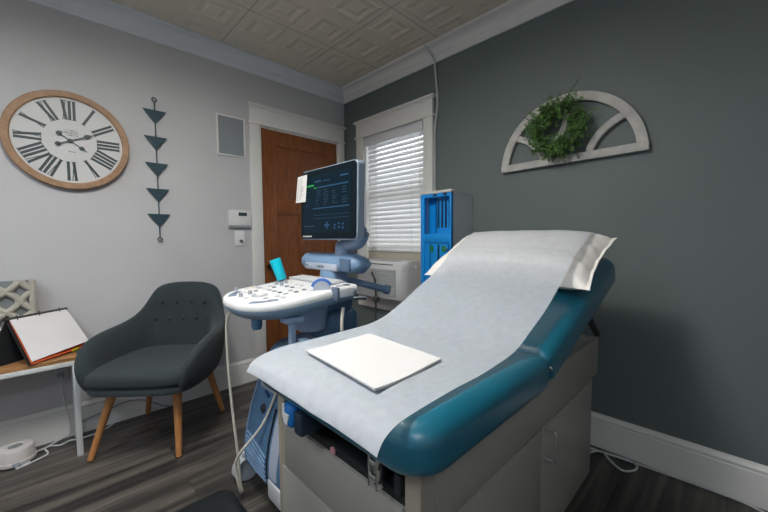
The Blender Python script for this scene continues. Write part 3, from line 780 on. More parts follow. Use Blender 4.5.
m.build('pillow_cover', M_pillow, pl, smooth=80)
m = MB(); sgnr = []
for (a, bs) in (((-1), range(NV + 1)),):
    pts = []
    for j in bs:
        b2 = -1 + 2 * j / NV
        pts.append(pc + V((0, -0.352 * (1 - 0.055 * (1 - b2 * b2)), 0)) + dP * (b2 * 0.200))
    for i in range(len(pts)): pts[i] = pts[i] + nP * 0.002 * math.sin(i * 1.1)
    a_ = [p + V((0, -0.012, 0)) for p in pts]; 
    m.loft([[p0 + nP * 0.0015, p1 + nP * 0.0015, p1 - nP * 0.0015, p0 - nP * 0.0015] for p0, p1 in zip(pts, a_)])
m.build('seam_flange', M_pillow, pl)

# paper runner
path = [(-1.724, 0.779), (-1.719, 0.789), (-1.706, 0.803), (-1.680, 0.814), (-1.635, 0.819), (-1.50, 0.8205), (-1.34, 0.822), (-1.22, 0.832), (-1.12, 0.862), (-1.03, 0.903), (-0.95, 0.944), (-0.89, 0.972)]
# then hug the pillow's upper side
for b2 in (-0.80, -0.62, -0.4, -0.15, 0.1, 0.35, 0.6, 0.8, 0.93):
    pin = 1 - 0.075 * b2 * b2
    p = pc + dP * (b2 * 0.200 * pin) + nP * (0.078 * (1 - b2 ** 4) ** 0.55 + 0.004)
    path.append((p.x, p.z))
path = [(p.x, p.y) for p in catmull([(a, b2, 0) for a, b2 in path], 5)]
for _ in range(6):   # relax the sheet so that it bridges smoothly, staying above the pillow
    q_ = [V((a, 0, b2)) for a, b2 in path]
    for i in range(38, len(q_) - 18):
        q_[i] = (q_[i - 1] + q_[i + 1]) / 2
    path = [(p.x, p.z) for p in q_]
def pillow_top(x):
    best = 0
    for k in range(121):
        b2 = -1 + k / 60
        p = pc + dP * (b2 * 0.200 * (1 - 0.075 * b2 * b2)) + nP * (0.078 * max(0, 1 - b2 ** 4) ** 0.55)
        if abs(p.x - x) < 0.006: best = max(best, p.z)
    return best
path = [(x, max(z, pillow_top(x) + 0.004)) if x > -0.9 else (x, z) for x, z in path]
m = MB(); top = []; NW = 16
for i, (x, z) in enumerate(path):
    t = i / (len(path) - 1); row = []
    yl, yr = -1.748, -2.280
    for j in range(NW + 1):
        f = j / NW; y = yl + (yr - yl) * f
        # slow ripples where it bridges the crease
        k = math.exp(-((x + 1.0) / 0.16) ** 2)
        dz = 0.004 * k * math.sin(f * 9 + x * 11) + 0.0008 * math.sin(f * 23 + x * 31)
        if x < -1.6:   # front corners droop a little and curl inwards
            e = max(0, abs(f - 0.5) - 0.36) / 0.14; dz -= 0.005 * e * e * min(1, (-1.6 - x) / 0.12)
        if x > -0.80 and x < -0.40:  # follow the pillow's end fall-off
            a = (y - pc.y) / 0.352; e = (max(0, 1 - a ** 4)) ** 0.62; dz -= 0.078 * (1 - e) * 0.55 * min(1, (x + 0.80) / 0.1)
        row.append(V((x, y, z + max(dz, -0.075))))
    top.append(row)
m.loft(top, closed_v=False)
tag(m.build('exam_paper', M_paper, smooth=60), 'long white crepe paper runner covering the exam table and pillow', 'exam paper')

# folded drape on the seat
D0, D1, D2, D3 = V((-1.602, -1.862, 0.823)), V((-1.349, -1.842, 0.823)), V((-1.383, -2.163, 0.823)), V((-1.633, -2.176, 0.823))
m = MB()
def dsurf(u, v):  # u from left to right edge, v from far to near
    p = (D0 * (1 - u) + D1 * u) * (1 - v) + (D3 * (1 - u) + D2 * u) * v
    return p + V((0, 0, 0.005 * (1 - u) ** 5 + 0.0015 * u ** 6 * v + 0.0012 * math.sin(u * 5 + v * 3)))
for k, (h0, h1, ins) in enumerate(((-0.0012, 0.0, 0.006), (0.0008, 0.0020, 0.002), (0.0030, 0.0042, 0.0))):
    lo = []
    for i in range(13):
        u = i / 12; ring_t = []; ring_b = []
        for j in range(13):
            v = j / 12; p = dsurf(min(max(u, ins), 1 - ins * 1.5), v); lift = 1.0 if k else 0.0
            
            ring_t.append(V((p.x, p.y, p.z + h1))); ring_b.append(V((p.x, p.y, p.z + h0)))
        lo.append(ring_t + ring_b[::-1])
    m.loft(lo)
tag(m.build('folded_drape', M_sheet, smooth=50), 'folded white drape sheet lying on the exam table seat', 'drape')

# ------------------------------------------------------------------ ultrasound machine
us = thing('ultrasound_machine', 'blue and white ultrasound machine on casters between chair and exam table', 'ultrasound machine', (-1.15, -1.33, 0))
UP = [(-1.400, 0.070), (-1.465, 0.090), (-1.492, 0.130), (-1.497, 0.20), (-1.487, 0.28), (-1.468, 0.36), (-1.443, 0.44), (-1.412, 0.52), (-1.382, 0.585), (-1.345, 0.628), (-1.290, 0.650), (-1.20, 0.655), (-1.05, 0.652), (-0.92, 0.640), (-0.86, 0.60), (-0.84, 0.50), (-0.84, 0.12), (-0.88, 0.075)]
UPs = [(p.x, p.y) for p in catmull([(a, b2, 0) for a, b2 in UP], 3, True)]
def xfront(z):
    best = None
    for (a, b2) in zip(UP[:11], UP[1:11]):
        if a[1] <= z <= b2[1]: return a[0] + (b2[0] - a[0]) * (z - a[1]) / (b2[1] - a[1])
    return UP[0][0]
def bodyloop(y, ins):
    cx_, cz_ = -1.17, 0.36
    return [V((x + (ins if x < cx_ else -ins), y, z + (ins if z < cz_ else -ins))) for x, z in UPs]
yl, yr = -1.140, -1.510
m = MB(); m.loft([bodyloop(yl, 0.035), bodyloop(yl - 0.008, 0.014), bodyloop(yl - 0.025, 0.0), bodyloop(yr + 0.025, 0.0), bodyloop(yr + 0.008, 0.014), bodyloop(yr, 0.035)])
m.build('lower_body', M_ubody, us, smooth=45)
m = MB(); m.tube([V((x - 0.0, yl - 0.014, z)) for x, z in UP[1:13]], 0.0045, 6, 3); plabel(m.build('edge_strip', M_umid, us), 'pale edge strip')
# front louvres, lock, handle slot, side fender
for i in range(7):
    z0 = 0.150 + i * 0.0205; pts = []
    for k in range(9):
        s = k / 8; y = -1.165 - 0.185 * s; zz = z0 - 0.030 * s + 0.022 * (1 - (2 * s - 1) ** 2) * 0 - 0.012 * s
        pts.append(V((xfront(zz) - 0.001, y, zz)))
    mm = MB(); mm.tube(pts, 0.0055, 6); plabel(mm.build('louvre', M_umid, us), 'pale blue louvre')
def onfront(y, z, d=0.0): return V((xfront(z) - d, y, z))
m = MB(); m.tube([onfront(-1.367, z, 0.001) for z in (0.155, 0.22, 0.30, 0.38, 0.43)], 0.006, 6); m.build('dark_gap', M_black, us)
m = MB(); m.lathe([(0, -0.006), (0.016, -0.006), (0.022, 0.0), (0.024, 0.012), (0, 0.012)], onfront(-1.262, 0.395), 'x', 20); m.build('lock', M_dark, us)
m = MB(); m.tube([onfront(-1.245, 0.462, -0.001), onfront(-1.285, 0.452, -0.001)], 0.009, 8); m.build('badge', mat('deep_blue_badge', (0.01, 0.04, 0.12), 0.4, noise=0.05), us)
m = MB(); m.box((-1.447, -1.345, 0.478), (-1.405, -1.215, 0.540), 0.012, 3, mtx=None); plabel(m.build('front_handle', M_ugrey, us), 'grey pull handle')
m = MB()
fl = []
for z in (0.175, 0.24, 0.32, 0.40, 0.46, 0.50):
    xa = xfront(z) - 0.006; ins = 0.02 if z in (0.50,) else 0
    fl.append([V((xa + 0.012, -1.380, z)), V((xa, -1.392, z)), V((xa, -1.440, z)), V((xa + 0.03, -1.515 + ins, z)), V((xa + 0.30, -1.520 + ins, z)), V((xa + 0.30, -1.50, z)), V((xa + 0.05, -1.38, z))])
m.loft(fl); plabel(m.build('side_fender', mat('fender_lilac', (0.34, 0.38, 0.48), 0.45, noise=0.03), us), 'pale grey side fender')
m = MB(); m.box((-1.502, -1.530, 0.075), (-1.20, -1.372, 0.165), 0.015, 3); plabel(m.build('bumper', mat('bumper_pale', (0.46, 0.47, 0.49), 0.5, noise=0.03), us), 'pale grey bumper')
m = MB(); m.box((-1.46, -1.56, 0.055), (-0.86, -1.10, 0.085), 0.012); m.build('base_plate', M_dark, us)
for (cx_, cy_) in ((-1.472, -1.100), (-1.43, -1.545), (-0.90, -1.085), (-0.90, -1.545)):
    mm = MB()
    mm.lathe([(0.010, -0.016), (0.050, -0.016), (0.056, -0.010), (0.056, 0.010), (0.050, 0.016), (0.010, 0.016)], (cx_, cy_, 0.0565), 'y', 24)
    wh = mm.build('caster', M_ugrey, us)
    hh = MB(); arcp = []
    hh.loft([[V((cx_ + r * math.cos(a), cy_ + yy, 0.0565 + r * math.sin(a))) for a in [PI * (-0.05 + 1.1 * k / 12) for k in range(13)] for r in (0.062,)] + [V((cx_ + 0.0575 * math.cos(a), cy_ + yy, 0.0565 + 0.0575 * math.sin(a))) for a in [PI * (1.05 - 1.1 * k / 12) for k in range(13)]] for yy in (-0.024, 0.024)])
    hh.tube([(cx_, cy_, 0.115), (cx_, cy_, 0.135)], 0.02, 10)
    hh.build('caster_hood', M_uwhite if False else mat('hood_grey', (0.38, 0.40, 0.43), 0.4, noise=0.03), wh)
# column and swivel hub
m = MB(); m.box((-1.15, -1.37, 0.63), (-1.05, -1.24, 1.00), 0.03, 3); m.build('column', M_umid, us)
m = MB(); m.box((-1.215, -1.435, 0.66), (-1.040, -1.22, 0.815), 0.04, 3); m.build('column_shroud', mat('shroud_blue', (0.10, 0.19, 0.32), 0.42, noise=0.04), us)
m = MB(); m.lathe([(0, 0.725), (0.052, 0.727), (0.066, 0.735), (0.072, 0.765), (0.074, 0.768), (0.078, 0.83), (0.082, 0.90), (0, 0.90)], (-1.262, -1.348, 0), 'z', 32); plabel(m.build('swivel_hub', M_ulight, us), 'pale blue swivel hub')
m = MB(); m.box((-1.26, -1.40, 0.78), (-1.05, -1.29, 0.88), 0.02); m.build('console_arm', M_umid, us)
m = MB(); m.add([V((-1.225, -1.40, 0.868)), V((-1.06, -1.50, 0.868)), V((-0.985, -1.42, 0.835)), V((-1.13, -1.30, 0.845)),
                 V((-1.225, -1.40, 0.874)), V((-1.06, -1.50, 0.874)), V((-0.985, -1.42, 0.841)), V((-1.13, -1.30, 0.851))],
                [(3, 2, 1, 0), (4, 5, 6, 7), (0, 1, 5, 4), (1, 2, 6, 5), (2, 3, 7, 6), (3, 0, 4, 7)])
plabel(m.build('cable_tray', M_ugrey, us), 'thin grey tray')
# console
def ztop(x): return 0.905 + 0.085 * (x + 1.60)
def conloop(ins, dz):
    pts = []; hw = 0.232 - ins; xb = -1.150 - ins * 0.5; xf_ = -1.612 + ins; n = 28; xc = -1.395
    for k in range(n + 1):
        a = PI / 2 + PI * k / n
        cx_, sx_ = math.cos(a), math.sin(a)
        x = xc + (xc - xf_) * (-(abs(cx_) ** 0.72)); y = -1.330 + hw * (abs(sx_) ** 0.80) * (1 if sx_ >= 0 else -1)
        pts.append((x, y))
    pts = [(xb, -1.330 + hw * 0.94)] + pts + [(xb, -1.330 - hw * 0.94)]
    return [V((x, y, ztop(x) + dz)) for x, y in pts]
m = MB(); m.loft([conloop(0.014, -0.050), conloop(0.004, -0.040), conloop(0.002, -0.028)]); 
m.loft([conloop(0.055, -0.075), conloop(0.030, -0.066), conloop(0.014, -0.050)])
m.build('console_underside', mat('console_rim_blue', (0.27, 0.37, 0.50), 0.4, noise=0.03), us, smooth=40)
m = MB(); m.loft([conloop(0.002, -0.029), conloop(0.0, -0.022), conloop(0.003, -0.006), conloop(0.010, 0.0), conloop(0.020, 0.001)])
con = m.build('console_deck', M_uwhite, us, smooth=40)
def deckbox(m, x, y, w_, d_, h=0.006, bev=0.002, z0=-0.001):
    m.box((x - d_ / 2, y - w_ / 2, ztop(x) + z0), (x + d_ / 2, y + w_ / 2, ztop(x) + h), bev)
# oval side wells
def well(pts, r, nm):
    m = MB(); pp = catmull([V((x, y, ztop(x) - 0.001)) for x, y in pts], 5); m.tube(pp, r, 10)
    for i, v in enumerate(m.v): v.z = ztop(v.x) + (v.z - ztop(v.x)) * 0.16 + 0.0005
    return m.build(nm, mat('well_slate', (0.13, 0.17, 0.25), 0.5, noise=0.1), con)
well([(-1.572, -1.255), (-1.550, -1.210), (-1.515, -1.178)], 0.017, 'hand_rest')
well([(-1.575, -1.440), (-1.545, -1.478), (-1.495, -1.500)], 0.016, 'hand_rest')
well([(-1.42, -1.120), (-1.34, -1.116), (-1.27, -1.116)], 0.009, 'hand_rest')
m = MB(); m.lathe([(0.020, 0.0), (0.022, 0.006), (0.030, 0.006), (0.034, 0.0)], (-1.500, -1.355, ztop(-1.5)), 'z', 24); m.build('trackball_ring', M_ukey, con)
m = MB(); m.lathe([(0, 0.013), (0.010, 0.011), (0.018, 0.006), (0.020, 0)], (-1.500, -1.355, ztop(-1.5)), 'z', 20); m.build('trackball', M_ukeyw, con)
rng = random.Random(21)
for r_ in range(7):
    x = -1.555 + r_ * 0.042
    for q in range(8):
        y = -1.155 - q * 0.048 + (0.01 if r_ % 2 else 0)
        if math.hypot(x + 1.5, y + 1.355) < 0.052 or (x < -1.52 and (y > -1.215 or y < -1.44)) or (y < -1.50 and x < -1.42): continue
        if rng.random() < 0.22: continue
        mm = MB(); kind = rng.random()
        if kind < 0.55: deckbox(mm, x, y, rng.choice((0.020, 0.026, 0.032)), 0.014, 0.006); mt = rng.choice((M_ukeyw, M_ukey, M_ukeyw))
        elif kind < 0.8: mm.lathe([(0, 0.018), (0.007, 0.017), (0.009, 0), (0, 0)], (x, y, ztop(x)), 'z', 12); mt = M_ukey
        else: mm.lathe([(0, 0.006), (0.009, 0.005), (0.010, 0), (0, 0)], (x, y, ztop(x)), 'z', 12); mt = rng.choice((M_keydark, M_ukey))
        mm.build('key', mt, con)
m = MB(); deckbox(m, -1.195, -1.29, 0.36, 0.085, 0.010, 0.004); kb = m.build('keyboard', mat('keyboard_grey', (0.42, 0.43, 0.46), 0.5, noise=0.05), con)
m = MB()
for i in range(4):
    for j in range(14): deckbox(m, -1.228 + i * 0.020, -1.130 - j * 0.0246, 0.019, 0.014, 0.013, 0.001, 0.009)
m.build('key_rows', M_ukeyw, kb)
m = MB(); m.box((-1.44, -1.155, ztop(-1.44)), (-1.41, -1.125, ztop(-1.44) + 0.003)); plabel(m.build('yellow_key', mat('yellow_key', (0.6, 0.5, 0.08), 0.4, noise=0.05), con), 'yellow key')
# probe holders at the near rear corner
m = MB(); m.box((-1.275, -1.582, ztop(-1.26) - 0.034), (-1.195, -1.525, ztop(-1.26) + 0.012), 0.010, 3); m.build('probe_holder', M_uwhite, us)
for hx in (-1.215, -1.252):
    m = MB(); m.lathe([(0, 0.0), (0.012, 0.0), (0.016, 0.004), (0.016, 0.006), (0, 0.006)], (hx, -1.553, ztop(hx) + 0.006), 'z', 16); m.build('holder_cup', M_keydark, us)
m = MB(); m.box((-1.288, -1.588, ztop(-1.28) - 0.040), (-1.276, -1.545, ztop(-1.26) + 0.012), 0.002); m.build('holder_strap', M_keydark, us)
m = MB(); cpt = V((-1.305, -1.505, ztop(-1.3) + 0.002)); rotd = Matrix.Rotation(math.radians(-38), 4, 'Z')
m.lathe([(0, -0.008), (0.036, -0.008), (0.036, 0.008), (0, 0.008)], cpt, 'y', 24, rotd); plabel(m.build('round_dial', M_ugrey, us), 'upright grey disc')
m = MB(); m.tube([cpt + rotd @ V((0.040 * math.cos(a), 0, 0.040 * math.sin(a))) for a in [PI * (0.15 + 0.75 * k / 10) for k in range(11)]], 0.007, 8); plabel(m.build('dial_arc', mat('cobalt_arc', (0.04, 0.14, 0.50), 0.4, noise=0.05), us), 'cobalt blue arc')
# rear housing under the monitor
m = MB(); lp = []
for y, k in ((-1.062, 0.020), (-1.070, 0.006), (-1.09, 0.0), (-1.47, 0.0), (-1.500, 0.010), (-1.516, 0.022), (-1.524, 0.032)):
    lp.append([V((-1.125 + k, y, 0.985 + k)), V((-1.142 + k, y, 1.003 + k * 0.5)), V((-1.142 + k, y, 1.042 - k * 0.5)), V((-1.12 + k, y, 1.064 - k)), V((-1.07, y, 1.068 - k)), V((-1.045, y, 1.055 - k)), V((-1.045, y, 0.99 + k)), V((-1.065, y, 0.975 + k))])
m.loft(lp); rh = m.build('rear_housing', M_umid, us, smooth=45)
m = MB(); m.box((-1.150, -1.395, 0.985), (-1.120, -1.12, 1.020), 0.008); plabel(m.build('label_plate', M_ugrey, rh), 'grey plate with small dark lettering')
m = MB(); rng = random.Random(2)
for i in range(7):
    y = -1.235 - i * 0.0085; m.box((-1.1515, y - 0.005, 1.000), (-1.149, y - rng.uniform(0.001, 0.002), 1.009))
m.build('lettering', M_num, rh, smooth=0)
m = MB(); m.box((-1.1515, -1.150, 1.003), (-1.149, -1.140, 1.012)); m.build('power_light', mat('green_led', (0.02, 0.25, 0.12), 0.4, noise=0.05), rh)
m = MB(); m.box((-1.146, -1.485, 0.992), (-1.13, -1.410, 1.050), 0.006); m.build('drive_cover', mat('drive_grey_blue', (0.075, 0.12, 0.20), 0.5, noise=0.04), rh)
# side handle
m = MB(); m.tube([(-1.155, -1.28, 0.955), (-1.05, -1.33, 0.935), (-0.96, -1.42, 0.905), (-0.915, -1.480, 0.888)], 0.0175, 12, 5); m.tube([(-1.20, -1.40, 0.85), (-1.12, -1.36, 0.90), (-1.05, -1.34, 0.932)], 0.012, 10, 4)
m.build('side_handle', M_umid, us)
m = MB(); m.tube([(-0.918, -1.476, 0.889), (-0.902, -1.498, 0.883)], 0.023, 18); plabel(m.build('handle_cap', M_umid, us), 'round handle end cap')
# gel bracket at the near front
m = MB(); m.box((-1.480, -1.530, 0.822), (-1.405, -1.475, 0.842), 0.004); m.box((-1.455, -1.515, 0.655), (-1.432, -1.490, 0.825), 0.004); m.box((-1.425, -1.545, 0.700), (-1.390, -1.505, 0.755), 0.006); m.box((-1.45, -1.53, 0.66), (-1.38, -1.50, 0.71), 0.004)
m.build('front_bracket', M_ulight, us)
# monitor: faces -X
mx0, my0, my1, mz0, mz1 = -1.176, -1.580, -1.136, 1.135, 1.474
LEAN = math.radians(1.5)
MM = Matrix.Translation(V((mx0, 0, mz0))) @ Matrix.Rotation(LEAN, 4, 'Y') @ Matrix.Translation(V((-mx0, 0, -mz0)))
m = MB(); m.loft([[V((xx, p.x, p.y)) for p in rrect(my0, my1, mz0, mz1, (0.026, 0.026), i_, 0)] for xx, i_ in ((mx0, 0.004), (mx0 + 0.004, 0), (mx0 + 0.038, 0), (mx0 + 0.046, 0.010))]); m.box((mx0 + 0.035, my0 + 0.05, mz0 + 0.04), (mx0 + 0.085, my1 - 0.05, mz1 - 0.05), 0.02, 3); m.xf(MM)
mo = m.build('monitor', mat('monitor_shell', (0.20, 0.255, 0.33), 0.4, noise=0.03), us, smooth=40)
m = MB(); m.loft([[V((xx, p.x, p.y)) for p in rrect(my0, my1, mz0, mz1, (0.026, 0.026), i_, 0)] for xx, i_ in ((mx0 + 0.006, 0.005), (mx0 - 0.002, 0.005), (mx0 - 0.004, 0.007))]); m.xf(MM); m.build('bezel', mat('monitor_bezel', (0.005, 0.010, 0.014), 0.4, noise=0.05, spec=0.08), mo)
sy0, sy1, sz0, sz1 = my0 + 0.038, my1 - 0.034, mz0 + 0.036, mz1 - 0.032
m = MB(); m.box((mx0 - 0.0055, sy0, sz0), (mx0 - 0.003, sy1, sz1)); m.xf(MM)
m.build('screen', mat('screen_glass', (0.002, 0.006, 0.010), 0.3, noise=0.05, spec=0.10, emit=(0.002, 0.012, 0.022), estr=0.6), mo)
SW, SH = sy1 - sy0, sz1 - sz0
def sbar(m, u0, u1, v0, v1):   # u from the viewer's left, v from the top
    m.box((mx0 - 0.0063, sy1 - u1 * SW, sz1 - v1 * SH), (mx0 - 0.0054, sy1 - u0 * SW, sz1 - v0 * SH))
mb, mg, md = MB(), MB(), MB(); rng = random.Random(9)
sbar(mg, 0.03, 0.24, 0.155, 0.190); sbar(mg, 0.24, 0.31, 0.215, 0.235); sbar(md, 0.0, 0.26, 0.885, 0.900)
sbar(mb, 0.26, 0.40, 0.10, 0.125); sbar(mb, 0.44, 0.60, 0.12, 0.130); sbar(mb, 0.80, 0.95, 0.08, 0.10); sbar(mb, 0.33, 0.95, 0.212, 0.232)
for v in (0.275, 0.315, 0.355, 0.395, 0.435, 0.475, 0.515):
    for u in (0.05, 0.30, 0.46, 0.64, 0.84):
        if rng.random() < 0.72: sbar(md, u, u + rng.uniform(0.04, 0.11), v, v + 0.010)
sbar(mb, 0.22, 0.97, 0.575, 0.592)
for v in (0.70, 0.76): sbar(md, 0.24, 0.97, v, v + 0.006)
for u, v in ((0.52, 0.83), (0.52, 0.87), (0.485, 0.87), (0.555, 0.87), (0.52, 0.91), (0.68, 0.87), (0.76, 0.85), (0.76, 0.91), (0.84, 0.86), (0.68, 0.92), (0.84, 0.92)):
    sbar(mb, u, u + 0.032, v, v + 0.028)
for q in (mb, mg, md): q.xf(MM)
mb.build('blue_readout', mat('screen_blue', (0.01, 0.04, 0.08), 0.4, emit=(0.006, 0.075, 0.20), estr=0.45), mo, smooth=0)
mg.build('green_readout', mat('screen_green', (0.01, 0.08, 0.02), 0.4, emit=(0.01, 0.30, 0.06), estr=0.7), mo, smooth=0)
md.build('dim_readout', mat('screen_dim', (0.01, 0.03, 0.05), 0.4, emit=(0.005, 0.04, 0.10), estr=0.45), mo, smooth=0)
m = MB()
for i in range(8): m.box((mx0 - 0.0062, my1 - 0.034 - i * 0.010, mz0 + 0.013), (mx0 - 0.0035, my1 - 0.027 - i * 0.010, mz0 + 0.020))
m.xf(MM); plabel(m.build('maker_badge', mat('badge_silver', (0.5, 0.52, 0.54), 0.4, noise=0.03), mo), 'small silver lettering')
m = MB(); m.lathe([(0, 1.055), (0.046, 1.058), (0.044, 1.075), (0.040, 1.115), (0.030, 1.128), (0, 1.130)], (-1.085, -1.372, 0), 'z', 24)
m.tube([(-1.085, -1.372, 1.105), (-1.08, -1.42, 1.115), (-1.075, -1.47, 1.128), (-1.08, -1.50, 1.165)], 0.034, 12, 4); m.tube([(-1.08, -1.50, 1.165), (-1.09, -1.40, 1.27)], 0.028, 10)
m.build('monitor_arm', mat('arm_blue_grey', (0.17, 0.25, 0.37), 0.4, noise=0.03), us)
# cables
m = MB(); m.tube([(-1.555, -1.205, 0.842), (-1.575, -1.205, 0.815), (-1.580, -1.20, 0.75), (-1.577, -1.20, 0.60), (-1.572, -1.20, 0.50), (-1.562, -1.20, 0.36), (-1.550, -1.20, 0.22), (-1.545, -1.20, 0.13), (-1.542, -1.202, 0.075), (-1.540, -1.208, 0.040), (-1.548, -1.222, 0.045), (-1.560, -1.226, 0.085), (-1.566, -1.222, 0.14), (-1.568, -1.225, 0.19), (-1.555, -1.255, 0.245), (-1.525, -1.29, 0.30), (-1.490, -1.32, 0.36), (-1.460, -1.33, 0.42), (-1.44, -1.35, 0.49), (-1.425, -1.40, 0.58), (-1.40, -1.47, 0.68), (-1.37, -1.49, 0.72)], 0.0055, 8, 6)
m.build('probe_cable', M_cable, us)
m = MB(); m.tube([(-1.25, -1.575, 0.86), (-1.262, -1.58, 0.80), (-1.262, -1.58, 0.70), (-1.268, -1.575, 0.60)], 0.007, 8, 4); m.tube([(-1.44, -1.50, 0.70), (-1.47, -1.495, 0.68), (-1.50, -1.49, 0.63), (-1.48, -1.47, 0.56)], 0.005, 8, 4); m.tube([(-1.41, -1.51, 0.70), (-1.37, -1.48, 0.71), (-1.33, -1.45, 0.67)], 0.005, 8, 4)
m.build('holder_cable', M_cable, us)
m = MB(); m.lathe([(0, 0.795), (0.016, 0.798), (0.020, 0.81), (0.020, 0.86), (0, 0.86)], (-1.545, -1.42, 0), 'z', 16); m.build('hook_knob', M_ubody, us)

# cyan bottle leaning on the console
bt = V((-1.285, -1.135, ztop(-1.285)))
BR = Matrix.Translation(bt) @ Matrix.Rotation(math.radians(18), 4, V((0.72, -0.70, 0))) 
bo = thing('gel_bottle', 'tilted cyan plastic bottle on the far side of the ultrasound console', 'bottle', tuple(bt))
BR = Matrix.Translation(bt + V((0, 0, 0.008))) @ Matrix.Rotation(math.radians(-19), 4, V((0.70, 0.71, 0)))
m = MB(); m.lathe([(0, 0), (0.021, 0.0), (0.024, 0.006), (0.0255, 0.060), (0.027, 0.104), (0.0265, 0.107), (0.025, 0.107), (0.0235, 0.102), (0.0, 0.098)], (0, 0, 0), 'z', 28); m.xf(BR); m.build('bottle_body', M_cyan, bo)
m = MB(); m.lathe([(0.0, 0.099), (0.0215, 0.0995), (0.022, 0.106), (0, 0.108)], (0, 0, 0), 'z', 24); m.xf(BR); plabel(m.build('pale_gel', mat('pale_cyan', (0.45, 0.66, 0.70), 0.3, noise=0.2, nscale=30), bo), 'pale top of the bottle')

# printed card on monitor edge
cq = [V((-1.1835, -1.215, 1.452)), V((-1.1835, -1.128, 1.449)), V((-1.1835, -1.104, 1.322)), V((-1.1835, -1.196, 1.322))]
m = MB(); m.add(cq + [p + V((0.0008, 0, 0)) for p in cq], [(0, 1, 2, 3), (7, 6, 5, 4), (0, 4, 5, 1), (1, 5, 6, 2), (2, 6, 7, 3), (3, 7, 4, 0)])
cd = thing('note_card', 'white printed card taped to the edge of the ultrasound monitor', 'card', (-1.187, my1, 1.32))
m.build('card', mat('card_stock', (0.68, 0.67, 0.66), 0.7, noise=0.02), cd)
m = MB(); rng = random.Random(4)
for i in range(14):
    t0 = 0.08 + i * 0.062
    for (a, b2) in ((0.10, 0.22), (0.36, 0.36 + rng.uniform(0.1, 0.45))):
        def cp(u, v): return (cq[1].lerp(cq[0], u)).lerp(cq[2].lerp(cq[3], u), v) - V((0.0006, 0, 0))
        m.prism([cp(a, t0), cp(b2, t0), cp(b2, t0 + 0.022), cp(a, t0 + 0.022)], (0.0004, 0, 0))
m.build('printed_line', mat('print_grey', (0.30, 0.28, 0.28), 0.6, noise=0.1), cd, smooth=0)

# ------------------------------------------------------------------ armchair
CO = V((-1.630, -0.381, 0)); fa = math.atan2(-0.741, -0.671)
# local: +Y forward, +X to the sitter's left (viewer's right)
ch = thing('armchair', 'dark charcoal tufted armchair with splayed oak legs by the wall', 'armchair', tuple(CO), fa - PI / 2)
ST = [  # (u, f) at the top, top z, (u, f) at the bottom, bottom z
    (0.252, 0.318, 0.475, 0.240, 0.300, 0.382), (0.284, 0.288, 0.545, 0.268, 0.270, 0.372), (0.314, 0.215, 0.600, 0.290, 0.205, 0.366), (0.330, 0.115, 0.624, 0.298, 0.105, 0.362),
    (0.326, -0.010, 0.634, 0.286, -0.02, 0.362), (0.292, -0.115, 0.652, 0.262, -0.115, 0.362), (0.256, -0.190, 0.700, 0.226, -0.178, 0.362),
    (0.228, -0.235, 0.775, 0.190, -0.200, 0.362), (0.196, -0.268, 0.842, 0.150, -0.212, 0.362), (0.105, -0.285, 0.864, 0.085, -0.220, 0.362)]
ST = ST + [(0.0, -0.288, 0.866, 0.0, -0.222, 0.362)] + [(-a, b2, c_, -d, e, g) for a, b2, c_, d, e, g in ST[::-1]]
loops = []
for i, (u, f, zt, ub, fb, zb) in enumerate(ST):
    cen = V((0, 0.06, 0)); top = V((u, f, zt)); bt_ = V((ub, fb, zb))
    inn = V((0 - u * 0.9, 0.10 - f, 0)); inn = inn.normalized() if inn.length > 1e-6 else V((0, 1, 0))
    if i in (0, len(ST) - 1): inn = V((-math.copysign(1, u), -0.25, 0)).normalized()
    th_ = 0.056 if i not in (0, 1, len(ST) - 2, len(ST) - 1) else 0.044
    mid = bt_.lerp(top, 0.55) - inn * 0.014
    si = V((ub, fb, 0.40)) + inn * (th_ + 0.012)
    lp = [bt_, mid - V((0, 0, 0.0)), bt_.lerp(top, 0.86) - inn * 0.010, top - inn * 0.004 + V((0, 0, -0.010)), top + inn * 0.022 + V((0, 0, 0.004)), top + inn * (th_ * 0.92) + V((0, 0, -0.014)),
          top.lerp(si, 0.22) + inn * th_ * 0.92, top.lerp(si, 0.6) + inn * th_ * 0.6, si + V((0, 0, 0.02)), si + V((0, 0, -0.055)) ]
    loops.append(lp)
m = MB(); m.loft(loops); shell = m.build('shell', M_fabric, ch, smooth=60, subsurf=2, local=True)
m = MB()
def seatloop(ins, z, bow=0.0):
    out = []
    for k in range(32):
        a = 2 * PI * k / 32; cx_, sx_ = math.cos(a), math.sin(a)
        u = (0.272 - ins) * math.copysign(abs(cx_) ** 0.45, cx_); f = 0.065 + (0.262 - ins) * math.copysign(abs(sx_) ** 0.42, sx_)
        out.append(V((u * (1.0 if f > -0.05 else 0.93), f, z)))
    return out
m.loft([seatloop(0.03, 0.360), seatloop(0.006, 0.366), seatloop(0.0, 0.388), seatloop(0.008, 0.404)]); m.build('seat_base', M_fabric, ch, smooth=60, local=True)
m = MB(); m.loft([seatloop(0.012, 0.403), seatloop(0.0, 0.409), seatloop(-0.006, 0.422), seatloop(-0.006, 0.452), seatloop(0.000, 0.466), seatloop(0.012, 0.474), seatloop(0.05, 0.478), seatloop(0.13, 0.480)]); m.build('seat_cushion', M_fabric, ch, smooth=60, local=True)
M_btn = mat('charcoal_button', (0.022, 0.031, 0.035), 0.8, noise=0.2)
